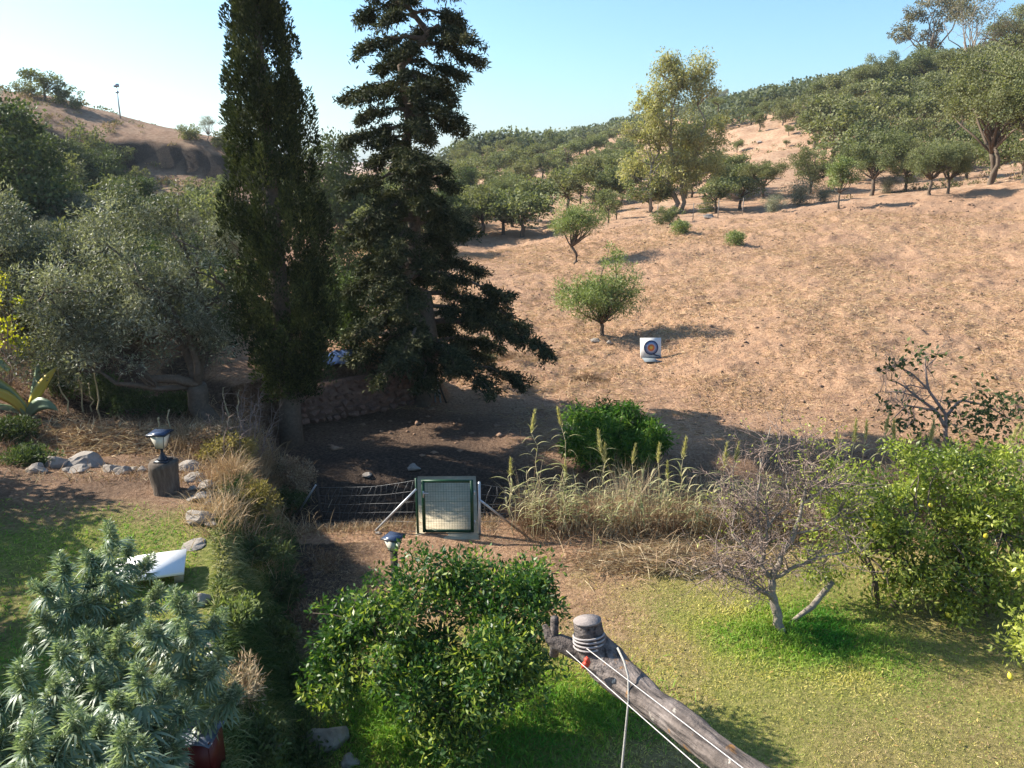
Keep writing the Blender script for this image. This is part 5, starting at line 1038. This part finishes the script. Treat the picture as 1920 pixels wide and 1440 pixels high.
# low branch with leaves hanging in front of the lawn
def bare_tree():
    rng = np.random.default_rng(811); p = at(1464, 1182); d = depth(p); k = d/FPX
    def w(a, b_, dd=0): return pt(a, b_, d+dd)-p
    o = thing('bare_tree', 'nearly leafless pale-barked fruit tree with a maze of grey twigs on the lawn', 'tree', p); b = MB(); tw = MB(); tips = []
    mains = [([(1466, 1190, 0), (1458, 1160, 0), (1449, 1120, 0), (1446, 1085, 0)], .085, .062), ([(1449, 1120, 0), (1425, 1105, -.05), (1400, 1090, -.1)], .05, .035), ([(1446, 1085, 0), (1425, 1060, 0), (1433, 1030, .1), (1440, 990, .1), (1437, 950, .2)], .05, .02), ([(1446, 1085, 0), (1462, 1050, -.05), (1490, 1000, -.1), (1503, 945, 0), (1515, 905, 0)], .058, .02),
             ([(1433, 1030, .1), (1420, 975, .2), (1418, 930, .2), (1430, 850, .3), (1445, 800, .3)], .035, .008), ([(1503, 945, 0), (1540, 920, -.1), (1570, 905, -.1)], .028, .012), ([(1400, 1090, -.1), (1390, 1060, -.1), (1425, 1040, -.1)], .03, .012), ([(1400, 1090, -.1), (1370, 1080, -.2), (1345, 1060, -.2), (1300, 1078, -.2)], .03, .008),
             ([(1425, 1060, 0), (1395, 1030, .1), (1370, 1000, .2), (1380, 940, .3)], .03, .008), ([(1440, 990, .1), (1480, 940, .2), (1475, 880, .3), (1460, 830, .3)], .028, .007), ([(1503, 945, 0), (1510, 880, .2), (1530, 840, .3)], .022, .007), ([(1446, 1085, 0), (1500, 1060, -.1), (1550, 1040, -.2), (1600, 1035, -.2)], .035, .012),
             ([(1490, 1000, -.1), (1540, 990, -.1), (1580, 960, 0)], .022, .008), ([(1420, 975, .2), (1385, 950, .1), (1370, 890, .2)], .022, .006)]
    for pts, r0, r1 in mains:
        P = np.array([w(*q) for q in pts]); n = 3*len(P); s = np.linspace(0, len(P)-1, n); Q = np.stack([np.interp(s, np.arange(len(P)), P[:, a]) for a in range(3)], -1); Q[1:-1] += rng.normal(size=(n-2, 3))*.012
        tube(b, Q, np.linspace(r0, r1, n), 8 if r0 > .04 else 6)
        if pts[0][1] > 1150: continue
        for q in range(15): tips.append((Q[rng.integers(1, n)], r1*.8+.006, nrm(Q[-1]-Q[0])))
    lf = []
    for c, r, dr in tips:
        D = nrm(rng.normal(size=3)*A(1, 1, .8)+dr*.5+A(0, 0, .3)); L = rng.uniform(.35, .75); P = curve(c, c+D*L, 6, .14, rng); tube(tw, P, np.linspace(min(r, .012), .004, 6), 4)
        for q in range(6):
            s = rng.integers(1, 6); D2 = nrm(D+rng.normal(size=3)*.9); L2 = rng.uniform(.12, .38); P2 = curve(P[s], P[s]+D2*L2, 4, .15, rng); tube(tw, P2, [.0055, .0045, .0035, .002], 3, cap=False)
            for _ in range(3): s2 = rng.integers(1, 4); e = P2[s2]+nrm(D2+rng.normal(size=3))*rng.uniform(.05, .17); tube(tw, [P2[s2], e], [.0035, .0015], 3, cap=False); lf.append(e)
    b.obj('trunk', M_PALEBARK, o, True); tw.obj('twigs', M_TWIG, o)
    lf = np.array(lf); lf = lf[rng.random(len(lf)) < .38*sstep(-.2, .7, lf[:, 0])+.07]; lf = np.repeat(lf, 2, 0)+rng.normal(size=(2*len(lf), 3))*.02; m = MB(); leaves(m, rng, lf, rng.normal(size=lf.shape)+A(0, 0, -.2), .065, .026, np.clip(.75+rng.normal(size=len(lf))*.2, 0, 1)); m.obj('leaves', M_LEMON, o)
bare_tree()
def prop_log():
    a = at(1492, 1170); b_ = pt(1560, 1092, depth(a)+.35); m = MB(); tube(m, [a+A(-.15, 0, -.02)-a, pt(1522, 1138, depth(a)+.1)-a, b_-a], [.022, .052, .05], 8); tube(m, [A(.02, 0, .06), A(-.10, 0, -.05)], [.012, .008], 5); tag(m.obj('cut_branch', M_PALEBARK, loc=a), 'sawn pale branch slanting up beside the trunk of the bare tree', 'branch')
prop_log()
M_LEAFY = leafmat('fig_leaf', L3((.05, .08, .03), (.11, .16, .06), (.24, .30, .12)), .5, .35, objvar=0)
def ftree():
    rng = np.random.default_rng(821); p = at(1782, 850); d = depth(p)
    def w(a, b_, dd=0): return pt(a, b_, d+dd)-p
    o = thing('fig_tree', 'crooked half-bare tree with dark leaf clumps between field and lemon trees', 'tree', p); b = MB(); tips = []
    for pts, r0, r1 in (([(1785, 855, 0), (1772, 820, 0), (1775, 780, 0), (1740, 730, .1), (1735, 690, .2), (1735, 660, .2)], .07, .012), ([(1772, 800, 0), (1755, 770, 0), (1720, 745, .1), (1690, 720, .1), (1665, 712, .1)], .055, .01), ([(1740, 730, .1), (1710, 700, .2), (1680, 685, .2), (1660, 690, .2)], .03, .008), ([(1755, 770, 0), (1700, 760, -.1), (1670, 790, -.1)], .035, .008), ([(1720, 745, .1), (1690, 735, 0), (1650, 735, 0)], .02, .006), ([(1735, 690, .2), (1755, 672, .2), (1760, 658, .2)], .015, .005), ([(1775, 780, 0), (1800, 750, .1), (1850, 760, .1), (1900, 790, .1)], .045, .01), ([(1740, 730, .1), (1700, 720, .1), (1690, 760, 0), (1720, 790, 0)], .018, .006)):
        P = np.array([w(*q) for q in pts]); n = 3*len(P); s = np.linspace(0, len(P)-1, n); Q = np.stack([np.interp(s, np.arange(len(P)), P[:, a]) for a in range(3)], -1); tube(b, Q, np.linspace(r0, r1, n), 7)
        for q in range(9):
            c = Q[rng.integers(3, n)]; D = nrm(rng.normal(size=3)+A(0, 0, .2)); e = c+D*rng.uniform(.3, .8); P2 = curve(c, e, 5, .15, rng); tube(b, P2, [.012, .010, .008, .005, .003], 4)
            for _ in range(4): tube(b, [P2[rng.integers(1, 5)], e+rng.normal(size=3)*.2], [.005, .002], 3, cap=False)
    b.obj('trunk', M_TWIG, o, True); m = MB()
    for px, py, rx, rz, n in ((1672, 690, 16, 10, 130), (1715, 672, 20, 14, 200), (1760, 668, 20, 10, 90), (1820, 770, 40, 24, 520), (1850, 740, 30, 18, 300), (1700, 790, 34, 22, 360), (1870, 800, 50, 30, 700), (1905, 770, 30, 24, 360), (1680, 765, 20, 16, 150), (1790, 800, 30, 24, 260)):
        c = w(px, py); n = n//4; P = c+rng.normal(size=(n, 3))*A(rx, 16, rz)*d/FPX*1.0; leaves(m, rng, P, rng.normal(size=(n, 3))+A(0, 0, -.1), .16, .09, np.clip(.35+rng.normal(size=n)*.2, 0, 1))
    m.obj('leaves', M_DARKSH, o)
ftree()
# ------------------------------------------------------------------ hemp plants, pots and crate on the terrace
def hemp_assets():
    rng = np.random.default_rng(901); fans = []
    for q in range(3):
        m = MB(); angs = np.radians([0, 26, -26, 52, -52, 84, -84]); Ls = np.array([1, .92, .92, .72, .72, .42, .42])*.15
        D = np.stack([np.cos(angs), np.sin(angs), 0*angs+.12], -1); P = np.tile(A(.055, 0, 0), (7, 1)); Sd = np.stack([-np.sin(angs), np.cos(angs), .25*np.sin(angs*3+q)], -1)
        strips(m, rng, P, D, Ls, .020+0*Ls, np.clip(.5+rng.normal(size=7)*.08, 0, 1), 4, .35+.25*q, [.15, .75, 1, .62, .05], side=nrm(Sd)); tube(m, [(0, 0, 0), (.055, 0, 0)], .0018, 3, a=.8, cap=False); fans.append(m.mesh('fan_leaf', M_HEMP))
    buds = []
    for q in range(2):
        m = MB(); n = 330; s = rng.random(n); r = .035*np.sin(np.clip(s*2.6+.35, 0, 3.1)); th = rng.random(n)*6.283; P = np.stack([r*np.cos(th), r*np.sin(th), s*.16], -1); D = np.stack([np.cos(th), np.sin(th), 0*th+.9], -1)+rng.normal(size=(n, 3))*.3
        strips(m, rng, P, D, rng.uniform(.02, .055, n), .006, np.clip(.45+rng.normal(size=n)*.2, 0, 1), 1, .2)
        n = 60; s = rng.random(n); th = rng.random(n)*6.283; P = np.stack([.01*np.cos(th), .01*np.sin(th), .01+s*.13], -1); D = np.stack([np.cos(th), np.sin(th), .5+.9*s], -1); strips(m, rng, P, D, rng.uniform(.06, .14, n)*(1.15-.5*s), .012, np.clip(.8+rng.normal(size=n)*.15, 0, 1), 3, .3, [.3, .9, .8, .05]); buds.append(m.mesh('flower_top', M_HEMPBUD if False else M_HEMP))
    return fans, buds
FAN, BUD = hemp_assets()
def hemp(top, H_, Wd, seed, lb, nside=13, budget=290):
    """top: world point of the highest shoot"""
    rng = np.random.default_rng(seed); g = ground(top[0], top[1]); base = A(top[0], top[1], top[2]-H_); o = thing('hemp_plant', lb, 'plant', base); st = MB()
    tube(st, curve(A(0, 0, 0), A(0, 0, H_), 7, .02, rng), np.linspace(.016, .004, 7), 6)
    shoots = [(A(0, 0, H_*.55), A(0, 0, H_), 1.0)]
    for q in range(nside):
        z0 = H_*(.12+.62*q/nside); a = q*2.4+rng.normal()*.3; rad = Wd*(1-.72*(z0/H_))*rng.uniform(.75, 1.1); e = A(math.cos(a)*rad, math.sin(a)*rad, z0+H_*rng.uniform(.16, .30)*(1-.2*z0/H_)); P = curve(A(0, 0, z0), e, 5, .06, rng, -.12); tube(st, P, np.linspace(.008, .003, 5), 4); shoots.append((A(0, 0, z0), e, .85))
    st.obj('stem', M_GREENSTEM, o); left = budget; items = []
    for a_, e, sc in shoots:
        for q in range(int(6+3*sc)): items.append((a_, e, sc, 'b', q/9)) if q < 5 else None
        for q in range(18): items.append((a_, e, sc, 'f', q/18))
    stuff = MB(); cnt = 0
    for a_, e, sc, kd, s in items:
        c = e-(e-a_)*(.9*s**1.1 if kd == 'f' else s*.75)+rng.normal(size=3)*.012; dr = nrm(e-a_)
        if kd == 'b':
            l = link('flower_top', BUD[rng.integers(2)], o, c-A(0, 0, .03)); k = sc*(1.05-s*.5)*rng.uniform(.85, 1.1); l.scale = (k*1.1, k*1.1, k*1.15); l.rotation_euler = (rng.normal()*.25, rng.normal()*.25+dr[0]*.2, rng.random()*6.28); continue
        l = link('fan_leaf', FAN[rng.integers(3)], o, c); l.rotation_euler = (rng.normal()*.25, rng.uniform(-.5, .45), rng.random()*6.28); k = rng.uniform(.75, 1.2)*(.75+.45*min(1, s*3)); l.scale = (k, k, k)
    return o
M_BLACKPOT = rough_mat('black_pot', L3((.012, .012, .012), (.02, .02, .02), (.03, .03, .03)), 5, .5, 0)
M_SOIL = rough_mat('potting_soil', L3((.03, .02, .015), (.06, .045, .03), (.10, .07, .05)), 20, 1, .5)
M_GREENSTEM = rough_mat('green_stem', L3((.12, .17, .06), (.19, .24, .10), (.28, .32, .15)), 30, .6, .1)
for q, (px, py, d_, H_, Wd, lb) in enumerate(((205, 1000, 8.7, 1.75, .66, 'tallest hemp plant, its pale top rising in front of the white board'), (335, 1128, 7.6, 1.35, .60, 'darker green hemp plant right of the tallest, above the pots'), (115, 1065, 8.4, 1.35, .56, 'hemp plant left of the tallest with long fingered leaves'), (168, 1200, 7.2, 1.10, .56, 'hemp plant in the middle of the clump below the tallest'),
        (40, 1258, 6.6, 1.0, .52, 'hemp plant at the left edge of the picture'), (262, 1270, 6.6, 1.0, .46, 'hemp plant in front of the darker one beside the cream pot'), (50, 1385, 5.6, .95, .45, 'nearest hemp plant in the bottom left corner'), (140, 1350, 5.9, .95, .44, 'hemp plant at the bottom edge right of the corner plant'), (232, 1388, 5.6, .85, .38, 'low hemp plant at the bottom edge nearest the pots'), (-60, 1350, 6.3, 1.1, .45, 'hemp plant partly cut off by the left edge at the bottom'))):
    T_ = pt(px, py, d_); gz = max(1.15, ground(T_[0], T_[1])); H_ = T_[2]-gz-.24
    hemp(T_, H_, Wd, 910+q, lb, nside=13)
    m = MB(); z = np.array([-.02, .14, .25, .25, .28, .28, .25]); tube(m, np.stack([0*z, 0*z, z], -1), np.array([.12, .14, .155, .165, .165, .15, .148]), 20, cap=False); o_ = thing('plant_pot', 'black pot of the '+' '.join(lb.split(',')[0].split(' with ')[0].split()[:12]), 'pot', (T_[0], T_[1], gz-.01)); m.obj('body', M_BLACKPOT, o_, True); m = MB(); tube(m, [(0, 0, .2), (0, 0, .23)], .148, 18); m.obj('soil', M_SOIL, o_)
M_YPOT = rough_mat('cream_plastic', L3((.55, .50, .34), (.64, .58, .40), (.70, .65, .48)), 3, .5, .05)
M_RED = rough_mat('dark_red_plastic', L3((.05, .006, .007), (.08, .01, .01), (.11, .015, .015)), 3, .45, .05)
M_SOIL = rough_mat('potting_soil', L3((.03, .02, .015), (.06, .045, .03), (.10, .07, .05)), 20, 1, .5)
def pot(px, py, d_, r, hh, mat, lb, rim=None, name='plant_pot'):
    c = pt(px, py, d_); c[2] = max(1.15, ground(c[0], c[1]))+hh-.01; m = MB(); z = np.array([0, hh*.5, hh*.93, hh*.93, hh, hh, hh*.9]); rr_ = np.array([.78, .88, .97, 1.05, 1.05, .93, .92])*r; tube(m, np.stack([0*z, 0*z, z], -1), rr_, 24, cap=False); tube(m, [(0, 0, 0), (0, 0, .01)], r*.78, 24)
    o = thing(name, lb, 'pot', (c[0], c[1], c[2]-hh)); m.obj('body', mat, o, True)
    s = MB(); tube(s, [(0, 0, hh*.84), (0, 0, hh*.87)], r*.9, 20); s.obj('soil', M_SOIL, o)
    if rim: r_ = MB(); n = 28; a = np.linspace(0, 2*math.pi, n); tube(r_, np.stack([r*1.08*np.cos(a), r*1.08*np.sin(a), 0*a+hh*.97], -1), .012, 6, cap=False); r_.obj('rim', rim, o)
pot(318, 1392, 7.75, .18, .33, M_YPOT, 'cream plastic pot under the darker hemp plant')
M_BLUEP = rough_mat('pale_blue_plastic', L3((.35, .50, .62), (.42, .58, .70), (.5, .65, .75)), 3, .5, .05)
pot(292, 1436, 7.5, .16, .30, M_YPOT, 'cream bucket with a pale blue rim at the bottom edge', rim=M_BLUEP, name='bucket')
def crate():
    c = pt(372, 1352, 7.85); c[2] = max(1.1, ground(c[0], c[1]))+.44; o = thing('red_box', 'dark red box covered by a crumpled clear plastic sheet beside the cream pot', 'box', c, R(-6)); m = MB(); s = .30
    for cx, cy, sx, sy in ((0, -s/2, s, .02), (0, s/2, s, .02), (-s/2, 0, .02, s-.022), (s/2, 0, .02, s-.022)): box(m, (cx, cy, -.22), (sx, sy, .44))
    box(m, (0, 0, -.43), (s-.022, s-.022, .02)); m.obj('body', M_RED, o)
    q = MB(); n = 12; u, v = np.meshgrid(np.linspace(-.18, .18, n), np.linspace(-.18, .18, n)); Z = .03+.05*fbm(u, v, .1, 5)-.25*np.maximum(0, np.hypot(u, v)-.18); i = np.arange(n-1)[:, None]*n; j = np.arange(n-1)[None]; q.add(np.stack([u, v, Z], -1), np.stack([i+j, i+j+1, i+n+j+1, i+n+j], -1).reshape(-1, 4))
    q.obj('plastic_sheet', rough_mat('crumpled_film', L3((.05, .06, .09), (.12, .14, .18), (.34, .37, .42)), 14, .15, .6), o)
    q = MB(); box(q, (0, 0, -.06), (s-.03, s-.03, .02)); q.obj('soil', M_SOIL, o)
crate()
p = at(392, 1232); m = MB(); tube(m, [(0, 0, 0), (0, 0, .12)], [.05, .055], 14); ob = m.obj('cup', M_WHITE, loc=p); ob.rotation_euler = (.5, .9, .3); tag(ob, 'small white plastic cup lying in the weeds right of the hemp plants', 'cup')

# ------------------------------------------------------------------ weathered log beam with clothes lines in the foreground
def beam():
    rng = np.random.default_rng(951); T = pt(1112, 1235, 4.0); o = thing('log_beam', 'weathered grey log with orange lichen reaching in from the bottom right corner', 'beam', T)
    M_LOG, nt, b, out = newmat('lichen_wood'); tc = N(nt, 'ShaderNodeTexCoord'); v = tc.outputs['Object']
    c = ramp(nt, noise(nt, 5, 8, v, .7), [(.3, (.055, .045, .04)), (.5, (.135, .112, .10)), (.7, (.27, .235, .22))])
    c = mixc(nt, ramp(nt, noise(nt, 9, 3, v), [(.63, (0, 0, 0)), (.70, (.8, .8, .8))]), c, (.36, .17, .03)); c = mixc(nt, ramp(nt, noise(nt, 14, 3, v), [(.66, (0, 0, 0)), (.72, (.8, .8, .8))]), c, (.48, .46, .41))
    nt.links.new(c, b.inputs['Base Color']); b.inputs['Roughness'].default_value = .9; bp = N(nt, 'ShaderNodeBump'); bp.inputs['Strength'].default_value = .9; bp.inputs['Distance'].default_value = .012; nt.links.new(noise(nt, 22, 8, v, .7), bp.inputs['Height']); nt.links.new(bp.outputs[0], b.inputs['Normal'])
    ax = nrm(pt(1320, 1392, 3.3)-pt(1165, 1272, 3.9)); a1 = nrm(np.cross(ax, A(0, 0, 1))); a3 = np.cross(ax, a1); dots = []
    for vec, sc in ((a1, 34), (a3, 34), (ax, 3.2)):
        dn = N(nt, 'ShaderNodeVectorMath', operation='DOT_PRODUCT'); nt.links.new(v, dn.inputs[0]); dn.inputs[1].default_value = tuple(vec*sc); dots.append(dn.outputs['Value'])
    cx = N(nt, 'ShaderNodeCombineXYZ')
    for q_, dd_ in enumerate(dots): nt.links.new(dd_, cx.inputs[q_])
    gr = noise(nt, 1.0, 5, cx.outputs[0], .6); gc = ramp(nt, gr, [(.36, (.18, .16, .15)), (.46, (.75, .72, .70)), (.6, (1.25, 1.2, 1.15))]); c2_ = mixc(nt, 1.0, c, gc, 'MULTIPLY'); nt.links.new(c2_, b.inputs['Base Color'])
    ht = math_(nt, 'ADD', math_(nt, 'MULTIPLY', gr, 1.6), noise(nt, 22, 8, v, .7)); nt.links.new(ht, bp.inputs['Height']); bp.inputs['Distance'].default_value = .02
    def rt(pts, rad, sides=20, am=.10): m = MB(); tube(m, pts, rad, sides); v_ = m.v[0]; v_ += nrm(rng.normal(size=3))*0; ctr = np.repeat(np.asarray(pts, float), sides, 0); d_ = v_-ctr; v_[:] = ctr+d_*(1+am*2*(fbm(v_[:, 0]*7+v_[:, 2]*5, v_[:, 1]*7-v_[:, 2]*3, 1, 6)))[:, None]; return m
    up = nrm(pt(1101, 1160, 3.98)-pt(1105, 1200, 3.99)); top = pt(1101, 1163, 3.98)-T
    K = [(1101, 1164, 3.98, .067), (1104, 1190, 3.99, .073), (1113, 1214, 4.0, .088), (1134, 1240, 3.98, .098), (1165, 1272, 3.9, .090), (1230, 1323, 3.65, .074), (1320, 1392, 3.3, .070), (1440, 1482, 2.95, .068)]
    Pk = np.array([pt(a, b_, c)-T for a, b_, c, _ in K]); rk = np.array([q[3] for q in K]); Pk = np.vstack([Pk, Pk[-1]+(Pk[-1]-Pk[-2])*1.6, Pk[-1]+(Pk[-1]-Pk[-2])*3.4]); rk = np.append(rk, [.09, .10])
    ss = np.linspace(0, len(Pk)-1, 60); kk = np.arange(len(Pk)); Q = np.stack([np.interp(ss, kk, Pk[:, a]) for a in range(3)], -1); q0, q1 = Q[0].copy(), Q[-1].copy()
    for _ in range(6): Q[1:-1] = (Q[:-2]+2*Q[1:-1]+Q[2:])/4
    rt(Q, np.interp(ss, kk, rk), 24, .14).obj('log', M_LOG, o, True)
    M_END = rough_mat('sawn_end', L3((.12, .10, .09), (.26, .22, .20), (.40, .36, .33)), 12, .9, .5); m = MB(); tube(m, [top-up*.006, top+up*.004], .071, 20); m.obj('sawn_top', M_END, o)
    a2 = pt(1040, 1168, 4.05)-T; b2 = pt(1046, 1225, 4.05)-T; c2 = pt(1090, 1225, 4.03)-T
    a2 = pt(1040, 1158, 4.03)-T; b2 = pt(1046, 1210, 4.05)-T; c2 = pt(1085, 1222, 4.03)-T
    rt([a2+A(0, 0, -.22), a2+A(0, 0, -.1), a2], [.026, .022, .021], 12).obj('small_stub', M_LOG, o, True); rt([pt(1021, 1172, 4.06)-T, pt(1030, 1198, 4.06)-T, b2-A(0, 0, -.02), c2+A(.02, 0, 0), pt(1130, 1250, 4.0)-T], [.014, .03, .045, .06, .055], 14, .2).obj('side_limb', M_LOG, o, True)
    M_ROPE = rough_mat('pale_rope', L3((.26, .23, .21), (.38, .34, .32), (.50, .46, .44)), 60, .8, .4)
    a = np.linspace(0, 2*math.pi, 33); U = nrm(np.cross(up, A(0, 1, 0))); Wv = np.cross(up, U)
    for q in range(4):
        m = MB(); c0 = top-up*(.075+.017*q); tube(m, c0+(.0775+.001*q)*(np.cos(a)[:, None]*U+np.sin(a)[:, None]*Wv)+up*(.004*np.sin(a+q))[:, None], .005, 6, cap=False); m.obj('rope_turn', M_ROPE, o)
    def line(nm, lb, pts, r, mt=M_ROPE): m = MB(); P = np.array(pts); tube(m, P-P[0], r, 6); tag(m.obj(nm, mt, loc=P[0]), lb, 'line')
    M_LINE = rough_mat('white_cord', L3((.42, .38, .35), (.52, .48, .45), (.62, .58, .55)), 30, .5, 0)
    def ext(a_, b_, k=2.2): return [a_+(b_-a_)*t+A(0, 0, -.02)*math.sin(min(t, 1)*math.pi)*0 for t in np.linspace(0, k, 8)]
    line('clothes_line', 'upper of two pale cords running along the log beam', ext(pt(1100, 1216, 3.86), pt(1322, 1386, 2.95)), .0021, M_LINE)
    line('clothes_line', 'lower of two pale cords below the log beam', ext(pt(1062, 1220, 3.95), pt(1312, 1440, 2.85)), .0021, M_LINE)
    hang = [pt(1158, 1215, 3.86), pt(1170, 1240, 3.78), pt(1178, 1268, 3.72), pt(1179, 1310, 3.70), pt(1174, 1360, 3.70), pt(1166, 1440, 3.70), pt(1160, 1560, 3.66)]
    line('hanging_rope', 'grey rope hanging straight down from the log beam', hang, .0054, rough_mat('grey_rope', L3((.24, .22, .20), (.36, .34, .30), (.46, .44, .40)), 60, .8, .4))
    rg = MB(); q = pt(1098, 1246, 3.85); box(rg, (0, 0, 0), (.026, .022, .038), rotm(.3, .5, .2)); box(rg, (.006, -.01, .03), (.02, .02, .03), rotm(.1, -.4, .6)); tag(rg.obj('cloth_peg', rough_mat('red_plastic', L3((.4, .04, .02), (.55, .07, .04), (.6, .1, .06)), 4, .5, 0), loc=q), 'small red peg caught on the cords under the log beam', 'peg')
beam()
# ------------------------------------------------------------------ the air: pale haze that fades the far ridges
def haze():
    m = bpy.data.materials.new('haze'); m.use_nodes = True; nt = m.node_tree; nt.nodes.remove(nt.nodes['Principled BSDF']); v = nt.nodes.new('ShaderNodeVolumePrincipled')
    v.inputs['Color'].default_value = (.82, .90, 1, 1); v.inputs['Density'].default_value = .0002; v.inputs['Anisotropy'].default_value = .3
    nt.links.new(v.outputs[0], nt.nodes['Material Output'].inputs['Volume']); b = MB(); z0 = float(gm.v[0][:, 2].min())-1; z1 = float(max(gm.v[0][:, 2].max(), 40))+14
    box(b, (0, 0, (z0+z1)/2), (5300, 5300, z1-z0)); o = b.obj('haze', m, kind='stuff'); print('haze', z0, z1)
haze()
